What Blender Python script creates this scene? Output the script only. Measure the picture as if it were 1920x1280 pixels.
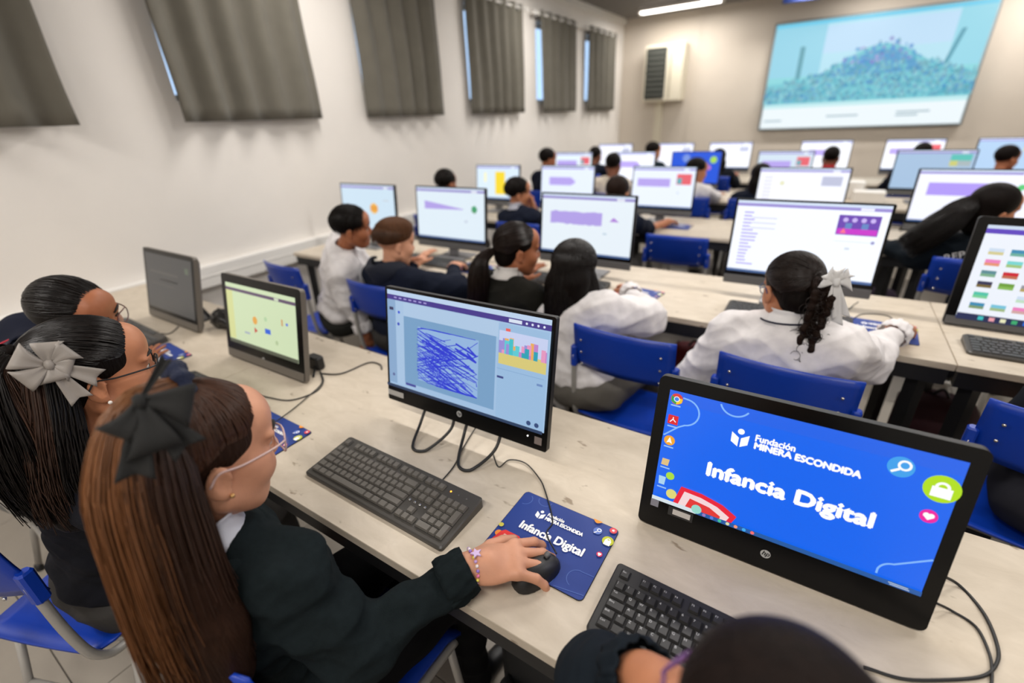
import bpy, math, random
import numpy as np
from mathutils import Vector, Matrix

# ------------------------------------------------------------------ camera
scene = bpy.context.scene
for o in list(bpy.data.objects):
    bpy.data.objects.remove(o)
COL = scene.collection
RC = np.array([[0.842878833804775, -0.1987131771610012, 0.5000683400761176],
               [0.5362738036371153, 0.3867728771560175, -0.7502114028919036],
               [-0.044335979254811475, 0.9005108631876898, 0.43256734299352717]])
DZ = 0.74                       # desk top height
CAM = np.array([0.0, 0.0, DZ + 0.785])
FPX = 864.0
cd = bpy.data.cameras.new('camera'); cam = bpy.data.objects.new('camera', cd); COL.objects.link(cam)
cd.sensor_width = 36.0; cd.lens = 36.0 * FPX / 1920.0; cd.clip_start = 0.02; cd.clip_end = 200
cam.matrix_world = Matrix([list(RC[0]) + [CAM[0]], list(RC[1]) + [CAM[1]], list(RC[2]) + [CAM[2]], [0, 0, 0, 1]])
cd.dof.use_dof = True; cd.dof.focus_distance = 0.93; cd.dof.aperture_fstop = 1.5
scene.camera = cam
# ------------------------------------------------------------------ world, exposure
wd = bpy.data.worlds.new('sky'); scene.world = wd; wd.use_nodes = True
bgn = wd.node_tree.nodes['Background']
bgn.inputs['Color'].default_value = (0.52, 0.72, 1.0, 1); bgn.inputs['Strength'].default_value = 1.6
vs = scene.view_settings
vs.view_transform = 'Standard'; vs.look = 'None'; vs.gamma = 1.0; vs.exposure = 0.0; vs.use_curve_mapping = False
LAMP_POWER = 31.0
LAMP_COLOR = (1.0, 0.96, 0.915)

# ------------------------------------------------------------------ helpers
def ray(x, y):
    return RC @ np.array([x - 960.0, 640.0 - y, -FPX])
def px(x, y, z=DZ):
    d = ray(x, y); return CAM + d * (z - CAM[2]) / d[2]
def pxy(x, y, Y):
    d = ray(x, y); return CAM + d * Y / d[1]
def pxx(x, y, X):
    d = ray(x, y); return CAM + d * X / d[0]
def lin(c):
    return tuple(((v / 12.92) if v <= 0.04045 else ((v + 0.055) / 1.055) ** 2.4) for v in c)
def rgb(r, g, b):
    return lin((r / 255.0, g / 255.0, b / 255.0))

MATS = {}
def mat(name, col, rough=0.5, metal=0.0, noise=0.0, nscale=20.0, bump=0.0, bscale=60.0, spec=0.5, stretch=None, attr=None, sheen=0.0, trans=0.0, coat=0.0, emit=0.0):
    if name in MATS: return MATS[name]
    m = bpy.data.materials.new(name); m.use_nodes = True
    nt = m.node_tree; N = nt.nodes; L = nt.links; b = N['Principled BSDF']
    b.inputs['Base Color'].default_value = (*col, 1); b.inputs['Roughness'].default_value = rough
    b.inputs['Metallic'].default_value = metal; b.inputs['Specular IOR Level'].default_value = spec
    if sheen: b.inputs['Sheen Weight'].default_value = sheen
    if trans: b.inputs['Transmission Weight'].default_value = trans
    if coat: b.inputs['Coat Weight'].default_value = coat
    tc = N.new('ShaderNodeTexCoord'); mp = N.new('ShaderNodeMapping'); L.new(tc.outputs['Object'], mp.inputs['Vector'])
    if stretch: mp.inputs['Scale'].default_value = stretch
    src = None
    if attr:
        a = N.new('ShaderNodeAttribute'); a.attribute_name = attr; src = a.outputs['Color']
        L.new(src, b.inputs['Base Color'])
    if noise:
        n = N.new('ShaderNodeTexNoise'); n.inputs['Scale'].default_value = nscale; n.inputs['Detail'].default_value = 6
        L.new(mp.outputs['Vector'], n.inputs['Vector'])
        mr = N.new('ShaderNodeMapRange'); mr.inputs['From Min'].default_value = 0.3; mr.inputs['From Max'].default_value = 0.7
        mr.inputs['To Min'].default_value = 1 - noise; mr.inputs['To Max'].default_value = 1 + noise
        L.new(n.outputs['Fac'], mr.inputs['Value'])
        mx = N.new('ShaderNodeMix'); mx.data_type = 'RGBA'; mx.blend_type = 'MULTIPLY'; mx.inputs['Factor'].default_value = 1
        if src: L.new(src, mx.inputs['A'])
        else: mx.inputs['A'].default_value = (*col, 1)
        L.new(mr.outputs['Result'], mx.inputs['B']); L.new(mx.outputs['Result'], b.inputs['Base Color'])
    if bump:
        n2 = N.new('ShaderNodeTexNoise'); n2.inputs['Scale'].default_value = bscale; n2.inputs['Detail'].default_value = 4
        L.new(mp.outputs['Vector'], n2.inputs['Vector'])
        bp = N.new('ShaderNodeBump'); bp.inputs['Strength'].default_value = bump; bp.inputs['Distance'].default_value = 0.01
        L.new(n2.outputs['Fac'], bp.inputs['Height']); L.new(bp.outputs['Normal'], b.inputs['Normal'])
    if emit:
        b.inputs['Emission Color'].default_value = (*col, 1); b.inputs['Emission Strength'].default_value = emit
    MATS[name] = m; return m

def glow_mat(name, strength):
    m = bpy.data.materials.new(name); m.use_nodes = True
    nt = m.node_tree; N = nt.nodes; L = nt.links; b = N['Principled BSDF']
    b.inputs['Base Color'].default_value = (0.01, 0.01, 0.01, 1); b.inputs['Roughness'].default_value = 0.35
    a = N.new('ShaderNodeAttribute'); a.attribute_name = 'col'
    L.new(a.outputs['Color'], b.inputs['Emission Color']); b.inputs['Emission Strength'].default_value = strength
    MATS[name] = m; return m

class MB:
    """collects polygons; build() links them as one mesh object"""
    def __init__(s): s.v = []; s.f = []; s.c = []; s.m = []; s.cur = (1, 1, 1); s.mi = 0
    def add(s, vs_, fs_):
        b = len(s.v); s.v += [tuple(map(float, p)) for p in vs_]
        for f in fs_: s.f.append([b + i for i in f]); s.c.append(s.cur); s.m.append(s.mi)
    def box(s, x0, y0, z0, x1, y1, z1, ch=0.0):
        if ch <= 0:
            v = [(x, y, z) for z in (z0, z1) for y in (y0, y1) for x in (x0, x1)]
            s.add(v, [(0, 2, 3, 1), (4, 5, 7, 6), (0, 1, 5, 4), (2, 6, 7, 3), (0, 4, 6, 2), (1, 3, 7, 5)]); return
        # chamfered box: inset rings at top and bottom, chamfered vertical edges
        def ring(z, i):
            a, b_, c, d = x0 + i, y0 + i, x1 - i, y1 - i; h = ch
            return [(a + h, b_, z), (c - h, b_, z), (c, b_ + h, z), (c, d - h, z), (c - h, d, z), (a + h, d, z), (a, d - h, z), (a, b_ + h, z)]
        v = ring(z0, ch * .6) + ring(z0 + ch, 0) + ring(z1 - ch, 0) + ring(z1, ch * .6); f = [tuple(range(7, -1, -1)), tuple(range(24, 32))]
        for r in range(3):
            for i in range(8): j = (i + 1) % 8; f.append((r * 8 + i, r * 8 + j, r * 8 + 8 + j, r * 8 + 8 + i))
        s.add(v, f)
    def prism(s, poly, z0, z1):
        n = len(poly); v = [(p[0], p[1], z0) for p in poly] + [(p[0], p[1], z1) for p in poly]
        f = [tuple(range(n - 1, -1, -1)), tuple(range(n, 2 * n))] + [(i, (i + 1) % n, n + (i + 1) % n, n + i) for i in range(n)]
        s.add(v, f)
    def tube(s, path, r, n=8, cap=True, closed=False):
        P = np.array(path, float); L = len(P); rr = np.full(L, r) if np.isscalar(r) else np.array(r, float)
        T = np.gradient(P, axis=0) if not closed else np.roll(P, -1, 0) - np.roll(P, 1, 0)
        T /= np.linalg.norm(T, axis=1)[:, None] + 1e-12
        u = np.cross(T[0], [0, 0, 1.0]);
        if np.linalg.norm(u) < .05: u = np.cross(T[0], [1.0, 0, 0])
        u /= np.linalg.norm(u); v = []
        for i in range(L):
            u = u - T[i] * (u @ T[i]); u /= np.linalg.norm(u) + 1e-12; w = np.cross(T[i], u)
            for k in range(n):
                a = 2 * math.pi * k / n; v.append(P[i] + rr[i] * (math.cos(a) * u + math.sin(a) * w))
        f = []
        for i in range(L if closed else L - 1):
            i2 = (i + 1) % L
            for k in range(n): f.append((i * n + k, i * n + (k + 1) % n, i2 * n + (k + 1) % n, i2 * n + k))
        if cap and not closed: f += [tuple(range(n - 1, -1, -1)), tuple(range((L - 1) * n, L * n))]
        s.add(v, f)
    def lathe(s, prof, n=16, c=(0, 0, 0)):
        v = []; f = []
        for (r, z) in prof:
            for k in range(n): a = 2 * math.pi * k / n; v.append((c[0] + r * math.cos(a), c[1] + r * math.sin(a), c[2] + z))
        for i in range(len(prof) - 1):
            for k in range(n): f.append((i * n + k, i * n + (k + 1) % n, (i + 1) * n + (k + 1) % n, (i + 1) * n + k))
        f += [tuple(range(n - 1, -1, -1)), tuple(range((len(prof) - 1) * n, len(prof) * n))]
        s.add(v, f)
    def sheet(s, G, thick=0.0):
        """G[i][j] grid of points -> quad sheet with optional thickness along local normal"""
        G = np.array(G, float); a, b, _ = G.shape
        def quads(o, flip):
            q = []
            for i in range(a - 1):
                for j in range(b - 1):
                    t = (o + i * b + j, o + (i + 1) * b + j, o + (i + 1) * b + j + 1, o + i * b + j + 1); q.append(t[::-1] if flip else t)
            return q
        if thick <= 0: s.add(G.reshape(-1, 3), quads(0, False)); return
        di = np.gradient(G, axis=0); dj = np.gradient(G, axis=1); nn = np.cross(di, dj); nn /= np.linalg.norm(nn, axis=2)[:, :, None] + 1e-9
        v = np.concatenate([(G + nn * thick / 2).reshape(-1, 3), (G - nn * thick / 2).reshape(-1, 3)]); o = a * b
        f = quads(0, False) + quads(o, True)
        edge = [(i, 0) for i in range(a)] + [(a - 1, j) for j in range(1, b)] + [(i, b - 1) for i in range(a - 2, -1, -1)] + [(0, j) for j in range(b - 2, 0, -1)]
        ids = [i * b + j for i, j in edge]
        for k in range(len(ids)): p, q = ids[k], ids[(k + 1) % len(ids)]; f.append((q, p, p + o, q + o))
        s.add(v, f)
    def build(s, name, m=None, parent=None, smooth=False, loc=None, rot=None, col=False):
        me = bpy.data.meshes.new(name); me.from_pydata(s.v, [], s.f)
        if m is not None:
            for q in (m if isinstance(m, (list, tuple)) else [m]): me.materials.append(q)
            if isinstance(m, (list, tuple)): me.polygons.foreach_set('material_index', s.m)
        if col:
            ca = me.color_attributes.new('col', 'FLOAT_COLOR', 'CORNER'); d = []
            for p in me.polygons: d += list((*s.c[p.index], 1.0)) * p.loop_total
            ca.data.foreach_set('color', d)
        if smooth: me.shade_smooth()
        me.update(); return link(me, name, parent, loc, rot)

def link(me, name, parent=None, loc=None, rot=None):
    o = bpy.data.objects.new(name, me); COL.objects.link(o)
    if parent is not None: o.parent = parent
    if loc is not None: o.location = loc
    if rot is not None: o.rotation_euler = rot
    return o
def tag(o, label, cat, group=None):
    o['label'] = label; o['category'] = cat
    if group: o['group'] = group
    return o
def thing(name, label, cat, loc=(0, 0, 0), rz=0.0, group=None):
    o = bpy.data.objects.new(name, None); COL.objects.link(o); o.empty_display_size = 0.05
    o.location = tuple(map(float, loc)); o.rotation_euler = (0, 0, rz); return tag(o, label, cat, group)
def struct(o): o['kind'] = 'structure'; return o
def copy_tree(o, parent=None):
    c = o.copy(); COL.objects.link(c); c.parent = parent
    for ch in o.children: copy_tree(ch, c)
    return c
def smooth_path(pts, n=8):
    """Catmull-Rom through points"""
    P = [np.array(p, float) for p in pts]; P = [2 * P[0] - P[1]] + P + [2 * P[-1] - P[-2]]; out = []
    for i in range(1, len(P) - 2):
        for k in range(n):
            t = k / n; a, b, c, d = P[i - 1:i + 3]
            out.append(.5 * (2 * b + (c - a) * t + (2 * a - 5 * b + 4 * c - d) * t * t + (3 * b - a - 3 * c + d) * t ** 3))
    out.append(P[-2]); return out
def circle(cx, cy, r, n=20, ry=None): return [(cx + r * math.cos(2 * math.pi * i / n), cy + (ry or r) * math.sin(2 * math.pi * i / n)) for i in range(n)]
def rrect(x0, y0, x1, y1, r, n=5):
    P = []
    for (cx, cy, a) in ((x1 - r, y1 - r, 0), (x0 + r, y1 - r, 90), (x0 + r, y0 + r, 180), (x1 - r, y0 + r, 270)):
        for i in range(n + 1): t = math.radians(a + 90 * i / n); P.append((cx + r * math.cos(t), cy + r * math.sin(t)))
    return P
def stroke(pts, w):
    """polygon quads for a thin 2-D line"""
    P = np.array(pts, float); T = np.gradient(P, axis=0); T /= np.linalg.norm(T, axis=1)[:, None] + 1e-9
    Nn = np.stack([-T[:, 1], T[:, 0]], 1) * w / 2; A = P + Nn; B = P - Nn
    return [[tuple(A[i]), tuple(B[i]), tuple(B[i + 1]), tuple(A[i + 1])] for i in range(len(P) - 1)]
_txt = {}
def text_polys(s, size, bold=0.0, align='LEFT', shear=0.0, spacing=1.0):
    k = (s, size, bold, align, shear, spacing)
    if k in _txt: return _txt[k]
    c = bpy.data.curves.new('txt', 'FONT'); c.body = s; c.size = size; c.offset = bold; c.align_x = align; c.resolution_u = 3; c.shear = shear; c.space_character = spacing
    o = bpy.data.objects.new('txt', c); me = o.to_mesh()
    V = [(v.co.x, v.co.y) for v in me.vertices]; F = [list(p.vertices) for p in me.polygons]
    o.to_mesh_clear(); bpy.data.objects.remove(o); bpy.data.curves.remove(c); _txt[k] = (V, F); return V, F

class Art:
    """flat print: layers of 2-D shapes on a w x h sheet in the local XZ plane (screen) or XY plane (pad); y grows downwards in u,v"""
    def __init__(s, w, h, plane='XZ', step=0.00012): s.w = w; s.h = h; s.mb = MB(); s.d = 0.0; s.step = step; s.plane = plane
    def _p(s, x, y): return (x, -s.d, y) if s.plane == 'XZ' else (x, y, s.d)
    def poly(s, pts, col):
        s.d += s.step; s.mb.cur = col; s.mb.add([s._p(u * s.w, (1 - v) * s.h) for u, v in pts], [list(range(len(pts)))])
    def rect(s, u0, v0, u1, v1, col): s.poly([(u0, v1), (u1, v1), (u1, v0), (u0, v0)], col)
    def disc(s, u, v, r, col, n=24): s.poly([(u + r * math.cos(-2 * math.pi * i / n), v + r * s.w / s.h * math.sin(-2 * math.pi * i / n)) for i in range(n)], col)
    def line(s, pts, wd, col):
        s.d += s.step; s.mb.cur = col
        q = stroke([(u * s.w, (1 - v) * s.h) for u, v in pts], wd * s.w)
        for a in q: s.mb.add([s._p(*p) for p in a], [[0, 1, 2, 3]])
    def text(s, t, u, v, size, col, bold=0.0, shear=0.0, spacing=1.0, width=None):
        V, F = text_polys(t, size, 0.0, 'LEFT', shear, spacing); s.d += s.step; s.mb.cur = col
        k = 1.0
        if width: k = width * s.w / (max(p[0] for p in V) - min(p[0] for p in V))
        for (dx, dy) in ((0, 0), (bold, 0), (-bold, 0), (0, bold), (0, -bold)) if bold else ((0, 0),):
            s.d += s.step * .4; s.mb.add([s._p(u * s.w + p[0] * k + dx, (1 - v) * s.h + p[1] + dy) for p in V], F)
    def build(s, name, m, parent, loc=(0, 0, 0), rot=None): return s.mb.build(name, m, parent, False, loc, rot, True)
W_ = (1.0, 1.0, 1.0)
# ------------------------------------------------------------------ the room
XW, XE, YS, YN, ZC = -3.40, 4.4, -1.9, 9.05, 2.98
M_wall = mat('wall_paint', rgb(226, 221, 215), 0.85, noise=0.02, nscale=3, bump=0.05, bscale=120)
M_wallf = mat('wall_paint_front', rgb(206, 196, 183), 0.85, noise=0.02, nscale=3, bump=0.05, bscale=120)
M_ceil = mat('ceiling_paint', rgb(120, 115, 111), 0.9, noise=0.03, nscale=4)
M_white = mat('white_plastic', rgb(232, 229, 224), 0.5)
M_tile = mat('floor_vinyl', rgb(150, 142, 131), 0.45, noise=0.05, nscale=6, bump=0.03, bscale=40)
M_grout = mat('floor_joint', rgb(96, 90, 82), 0.9)
M_black = mat('black_plastic', rgb(22, 22, 23), 0.45, bump=0.03, bscale=400)
M_blackmetal = mat('black_steel', rgb(20, 20, 22), 0.5)
M_grey = mat('grey_plastic', rgb(92, 92, 93), 0.45)
M_dgrey = mat('dark_grey_plastic', rgb(46, 46, 48), 0.45)
M_steel = mat('painted_grey_steel', rgb(168, 165, 160), 0.35, metal=0.3)
M_chrome = mat('polished_metal', rgb(200, 198, 195), 0.2, metal=0.9)

b = MB(); b.box(XW - .3, YS - .2, -0.10, XE + .2, YN + .2, -0.006)
floor = struct(b.build('floor', M_grout))
T = 0.61; tmesh = None; k = 0
for i in range(int((XE - XW) / T) + 1):
    for j in range(int((YN - YS) / T) + 1):
        x0 = XW + i * T; y0 = YS + j * T; x1 = min(x0 + T, XE); y1 = min(y0 + T, YN)
        if tmesh is None:
            q = MB(); q.box(0.0015, 0.0015, -0.006, T - 0.0015, T - 0.0015, 0.0, 0.0012); tmesh = q.build('tile', M_tile, floor, loc=(x0, y0, 0)).data
        else:
            o = link(tmesh, 'tile', floor, (x0, y0, 0))
            if x1 - x0 < T - 1e-6 or y1 - y0 < T - 1e-6: o.scale = ((x1 - x0) / T, (y1 - y0) / T, 1)
b = MB(); b.box(XW - .3, YS - .2, ZC + .02, XE + .2, YN + .2, ZC + .14)
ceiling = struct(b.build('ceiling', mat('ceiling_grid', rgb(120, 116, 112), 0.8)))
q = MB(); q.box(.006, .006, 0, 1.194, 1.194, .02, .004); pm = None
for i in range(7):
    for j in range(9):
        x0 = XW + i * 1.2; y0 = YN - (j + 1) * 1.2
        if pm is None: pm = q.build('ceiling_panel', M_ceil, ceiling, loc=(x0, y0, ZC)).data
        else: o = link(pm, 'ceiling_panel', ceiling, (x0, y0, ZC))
        if i == 6:
            bpy.context.view_layer.update(); o.scale = ((XE - x0) / 1.2, 1, 1)
# left wall with window openings
WIN = []   # (y0, y1, z0, z1)
CUR = [(-0.02, 1.02), (1.52, 2.53), (3.00, 3.99), (4.46, 5.50), (5.92, 7.00), (7.42, 8.52)]
WZ0, WZ1 = 1.72, 2.62
for (a, c) in CUR: WIN.append((a + .05, c - 0.10))
b = MB(); x0, x1 = XW - .18, XW
ys = [YS - .2] + [v for w_ in WIN for v in w_] + [YN + .2]
for i in range(0, len(ys), 2): b.box(x0, ys[i], -.05, x1, ys[i + 1], ZC + .1)
for (a, c) in WIN: b.box(x0, a, -.05, x1, c, WZ0); b.box(x0, a, WZ1, x1, c, ZC + .1)
wl = struct(b.build('wall_left', M_wall))
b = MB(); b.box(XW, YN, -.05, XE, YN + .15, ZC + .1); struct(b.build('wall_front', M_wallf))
b = MB(); b.box(XW, YS - .15, -.05, XE, YS, ZC + .1); struct(b.build('wall_back', M_wall))
b = MB(); b.box(XE, YS - .2, -.05, XE + .15, YN + .2, ZC + .1); struct(b.build('wall_right', M_wall))
M_glass = mat('window_glass', (0.9, 0.95, 1.0), 0.02, trans=1.0)
for n, (a, c) in enumerate(WIN):
    b = MB()
    for (u0, v0, u1, v1) in ((a, WZ0, a + .04, WZ1), (c - .04, WZ0, c, WZ1), (a, WZ0, c, WZ0 + .04), (a, WZ1 - .04, c, WZ1), ((a + c) / 2 - .02, WZ0, (a + c) / 2 + .02, WZ1)):
        b.box(XW - .15, u0, v0, XW - .11, u1, v1)
    w_ = struct(b.build('window_%d' % (n + 1), M_white))
    for (p, q_) in ((a + .04, (a + c) / 2 - .02), ((a + c) / 2 + .02, c - .04)):
        g = MB(); g.box(XW - .132, p, WZ0 + .04, XW - .128, q_, WZ1 - .04); g.build('pane', M_glass, w_)
# cable trunking along the wall at desk height
b = MB(); b.box(XW, YS, .60, XW + .07, YN, .745, .006); b.box(XW + .06, YS, .672, XW + .0735, YN, .678)
struct(b.build('trim_1', M_white))
b = MB(); b.box(XW, YS, 0, XW + .012, YN, .09); struct(b.build('baseboard_left', M_white))
b = MB(); b.box(XW + .012, YN - .012, 0, XE, YN, .09); struct(b.build('baseboard_front', M_white))
# crown strip over the curtains
b = MB(); b.box(XW, YS, ZC - .08, XW + .05, YN, ZC + .02, .006); struct(b.build('trim_2', M_white))

# curtains
M_cur = [mat('curtain_cloth', rgb(100, 96, 86), 0.9, noise=0.06, nscale=9, bump=0.12, bscale=900, sheen=0.1)]
cl = ['grey-green curtain over the window nearest the back of the room', 'grey curtain on the wall above the student in the navy polo', 'grey curtain on the third window of the row, over the white-shirted student',
      'grey curtain on the fourth window of the row with a white rod', 'grey curtain on the fifth window, next but one to the front wall', 'grey curtain on the last window beside the front wall']
for n, (a, c) in enumerate(CUR):
    t = thing('curtain', cl[n], 'curtain', (XW, (a + c) / 2, 1.60), 0, 'short grey grommet curtains on the side wall'); rnd = random.Random(n + 3)
    w = c - a; folds = 4.5 + rnd.random(); ph = rnd.random() * 6; G = []
    for i in range(15):
        v = i / 14; row = []
        for j in range(61):
            u = j / 60; amp = .028 + .012 * (1 - v) * math.sin(ph + 5 * u)
            x = .085 + amp * math.sin(2 * math.pi * folds * u + ph + .35 * math.sin(3 * v + ph)) + .012 * (1 - v) * math.sin(9 * u + ph)
            row.append((x, -w / 2 + w * u + .008 * math.sin(7 * v + ph) * (1 - v), v * 1.115))
        G.append(row)
    b = MB(); b.sheet(G, .003); b.build('fabric', M_cur[0], t, True)
    b = MB(); b.tube([(.085, -w / 2 - .12, 1.075), (.085, w / 2 + .12, 1.075)], .013, 10)
    for s in (-1, 1): b.lathe([(.013, -.02), (.022, -.012), (.022, .012), (.013, .02)], 10, (.085, s * (w / 2 + .12), 1.075))
    b.build('rod', M_white, t, True)
    for s in (-1, 1):
        q = MB(); q.box(0, s * (w / 2 + .07) - .012, 1.06, .09, s * (w / 2 + .07) + .012, 1.09); q.build('bracket', M_white, t)
    nr = 8
    for r_ in range(nr):
        y = -w / 2 + w * (r_ + .5) / nr
        q = MB(); q.tube([(.085 + .024 * math.cos(a_), y + .008 * math.cos(a_), 1.075 + .024 * math.sin(a_)) for a_ in np.linspace(0, 2 * math.pi, 13)[:-1]], .005, 6, closed=True); q.build('grommet_ring', M_steel, t, True)

# ceiling lamps: twin-tube battens
M_tube = mat('lit_tube', (1.0, 0.95, 0.88), 0.4, emit=6.0)
def batten(x, y, lab):
    t = thing('ceiling_light', lab, 'ceiling light', (x, y, ZC - .07), 0, 'white twin-tube ceiling battens')
    q = MB(); q.box(-.6, -.06, .02, .6, .06, .07, .005); q.build('housing', M_white, t)
    for s in (-.032, .032):
        q = MB(); q.tube([(-.57, s, .004), (.57, s, .004)], .013, 8); q.build('tube', M_tube, t, True)
    for s in (-1, 1):
        q = MB(); q.box(s * .6 - .015, -.055, -.012, s * .6 + .015, .055, .03); q.build('end_cap', M_white, t)
    ld = bpy.data.lights.new('batten_light', 'AREA'); ld.shape = 'RECTANGLE'; ld.size = 1.14; ld.size_y = .1; ld.energy = LAMP_POWER; ld.color = LAMP_COLOR
    lo = bpy.data.objects.new('batten_light', ld); COL.objects.link(lo); lo.parent = t; lo.location = (0, 0, -.016)
for y in (-.7, 2.35, 5.4, 8.35):
    for x in (-2.3, -.2, 1.9):
        batten(x, y, 'white twin-tube ceiling batten in the row by the display wall' if y > 8 else 'white twin-tube ceiling batten over the desk rows')

# wall display
TVY = YN - .07; tvx0, tvx1, tvz0, tvz1 = -1.02, 1.38, 1.225, 2.60
t = thing('wall_display', 'huge wall-mounted screen showing a crowd of people in teal light', 'screen', (0, TVY, 0))
q = MB(); q.box(tvx0 - .03, 0, tvz0 - .03, tvx1 + .03, .06, tvz1 + .03, .01); q.build('housing', M_grey, t)
q = MB(); q.box(tvx0 - .018, -.008, tvz0 - .018, tvx1 + .018, .001, tvz1 + .018); q.build('frame', mat('pale_frame', rgb(150, 165, 172), .4), t)
M_tv = glow_mat('display_glow', 1.0)
A = Art(tvx1 - tvx0, tvz1 - tvz0, 'XZ', .00006); A.rect(0, 0, 1, 1, rgb(182, 226, 242)); A.rect(0, 0, .27, .72, rgb(150, 212, 232)); A.rect(.86, 0, 1, .75, rgb(150, 215, 232)); A.rect(.27, .06, .86, .3, rgb(190, 222, 246))
A.rect(0, 0, 1, .035, rgb(110, 205, 235)); A.rect(0, .5, 1, .76, rgb(140, 215, 222)); A.rect(0, .78, 1, 1, rgb(238, 248, 252)); A.rect(0, .72, 1, .80, rgb(196, 236, 240))
A.rect(.15, .22, .175, .52, rgb(96, 160, 175)); A.poly([(.845, .5), (.865, .5), (.905, .2), (.885, .2)], rgb(90, 160, 180))
rnd = random.Random(5)
hill = [(i / 40, .56 - .30 * math.exp(-((i / 40 - .56) / .24) ** 2)) for i in range(41)]
A.poly([(0, .76), (1, .76)] + hill[::-1], rgb(120, 200, 212)); A.poly([(.30, .52), (.84, .52)] + [(u, v + .05) for u, v in hill if .30 < u < .84][::-1], rgb(92, 160, 205))
pal = [(30, 150, 175), (20, 120, 160), (60, 175, 190), (110, 200, 205), (40, 110, 190), (25, 90, 150), (150, 215, 220), (70, 140, 150), (95, 165, 170)]
for i in range(1300):
    u = rnd.random(); top = .55 - .33 * math.exp(-((u - .56) / .24) ** 2) + (.06 if u < .1 else 0); v = top + rnd.random() ** .8 * (.74 - top); c = rnd.choice(pal)
    if v < .42 and .3 < u < .85: c = rnd.choice([(40, 90, 215), (150, 80, 200), (40, 130, 215), (200, 120, 220), (30, 160, 200), (90, 70, 170), (20, 110, 190)])
    k = .05 + rnd.random() * .35; c = tuple(.55 * (x + (225 - x) * k) + .45 * y for x, y in zip(c, (108, 185, 208))); r_ = .004 + .007 * rnd.random(); A.disc(u, v, r_, rgb(*c), 8)
    if rnd.random() < .2: A.disc(u, v - .022, .006, rgb(120, 170, 190), 6)
for (u, v, wd_) in ((.02, .915, .1), (.36, .885, .16), (.70, .87, .15), (.70, .90, .10)): A.rect(u, v, u + wd_, v + .018, rgb(176, 196, 206))
A.build('picture', M_tv, t, (tvx0, -.009, tvz0))

# metal cabinet on the display wall
t = thing('wall_cabinet', 'cream wall cabinet with dark louvred door on the front wall', 'cabinet', (-2.6, YN, 0))
M_cream = mat('cream_metal', rgb(214, 206, 186), .5)
q = MB(); q.box(-.30, -.30, 1.70, .33, -.001, 2.52, .008); q.build('body', M_cream, t)
q = MB(); q.box(-.27, -.315, 1.74, .06, -.298, 2.48, .004); d = q.build('door', mat('dark_panel', rgb(52, 54, 50), .5), t)
for i in range(9):
    q = MB(); z = 1.79 + i * .075; q.box(-.24, -.325, z, .03, -.314, z + .03); q.build('slat', mat('dark_slat', rgb(78, 80, 74), .5), d)
q = MB(); q.box(.12, -.31, 1.74, .15, -.298, 2.48); q.build('hinge_strip', mat('cream_edge', rgb(176, 168, 148), .5), t)
q = MB(); q.box(-.14, -.06, .7, -.02, -.001, 1.70); q.build('conduit', M_cream, t)
# wall mullion and blue sign near the ceiling
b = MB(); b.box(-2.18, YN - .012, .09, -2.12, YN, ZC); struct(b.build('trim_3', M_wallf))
t = thing('ceiling_banner', 'dark blue board hung from the ceiling above the display', 'sign', (0, 8.5, 0)); q = MB(); q.box(-.95, -.02, 2.79, -.15, .02, 2.95, .004); q.build('board', mat('navy_board', rgb(22, 44, 104), .5), t)
for s in (-.8, -.3):
    q = MB(); q.tube([(s, 0, 2.94), (s, 0, ZC)], .004, 6); q.build('hanger_rod', M_steel, t)
t = thing('spot_lamp', 'small lit round spot lamp on the ceiling by the front wall', 'lamp', tuple(px(1317, 4, ZC - .05)))
q = MB(); q.lathe([(.05, .05), (.055, .02), (.045, 0)], 14); q.build('can', M_steel, t, True)
q = MB(); q.lathe([(.03, .002), (.04, -.01), (.02, -.03)], 12); q.build('bulb', mat('lit_bulb', (1, .97, .92), .4, emit=12), t, True)
# ------------------------------------------------------------------ desks
def wood_mat():
    m = mat('pale_laminate', rgb(208, 196, 180), 0.42, spec=0.4); nt = m.node_tree; N = nt.nodes; L = nt.links; bs = N['Principled BSDF']
    tc = N.new('ShaderNodeTexCoord'); mp = N.new('ShaderNodeMapping'); mp.inputs['Scale'].default_value = (2.2, 5, 5); L.new(tc.outputs['Object'], mp.inputs['Vector'])
    n1 = N.new('ShaderNodeTexNoise'); n1.inputs['Scale'].default_value = 4; n1.inputs['Detail'].default_value = 8; n1.inputs['Roughness'].default_value = .65; n1.inputs['Distortion'].default_value = .6; L.new(mp.outputs['Vector'], n1.inputs['Vector'])
    r1 = N.new('ShaderNodeValToRGB'); e = r1.color_ramp.elements; e[0].position = .25; e[0].color = (*rgb(190, 177, 158), 1); e[1].position = .7; e[1].color = (*rgb(210, 198, 180), 1); L.new(n1.outputs['Fac'], r1.inputs['Fac'])
    n2 = N.new('ShaderNodeTexNoise'); n2.inputs['Scale'].default_value = 30; n2.inputs['Detail'].default_value = 3
    mp2 = N.new('ShaderNodeMapping'); mp2.inputs['Scale'].default_value = (.5, 1, 1); L.new(tc.outputs['Object'], mp2.inputs['Vector']); L.new(mp2.outputs['Vector'], n2.inputs['Vector'])
    r2 = N.new('ShaderNodeValToRGB'); e = r2.color_ramp.elements; e[0].position = .685; e[0].color = (1, 1, 1, 1); e[1].position = .74; e[1].color = (.42, .36, .3, 1); L.new(n2.outputs['Fac'], r2.inputs['Fac'])
    mx = N.new('ShaderNodeMix'); mx.data_type = 'RGBA'; mx.blend_type = 'MULTIPLY'; mx.inputs['Factor'].default_value = .8
    L.new(r1.outputs['Color'], mx.inputs['A']); L.new(r2.outputs['Color'], mx.inputs['B']); L.new(mx.outputs['Result'], bs.inputs['Base Color']); return m
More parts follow.
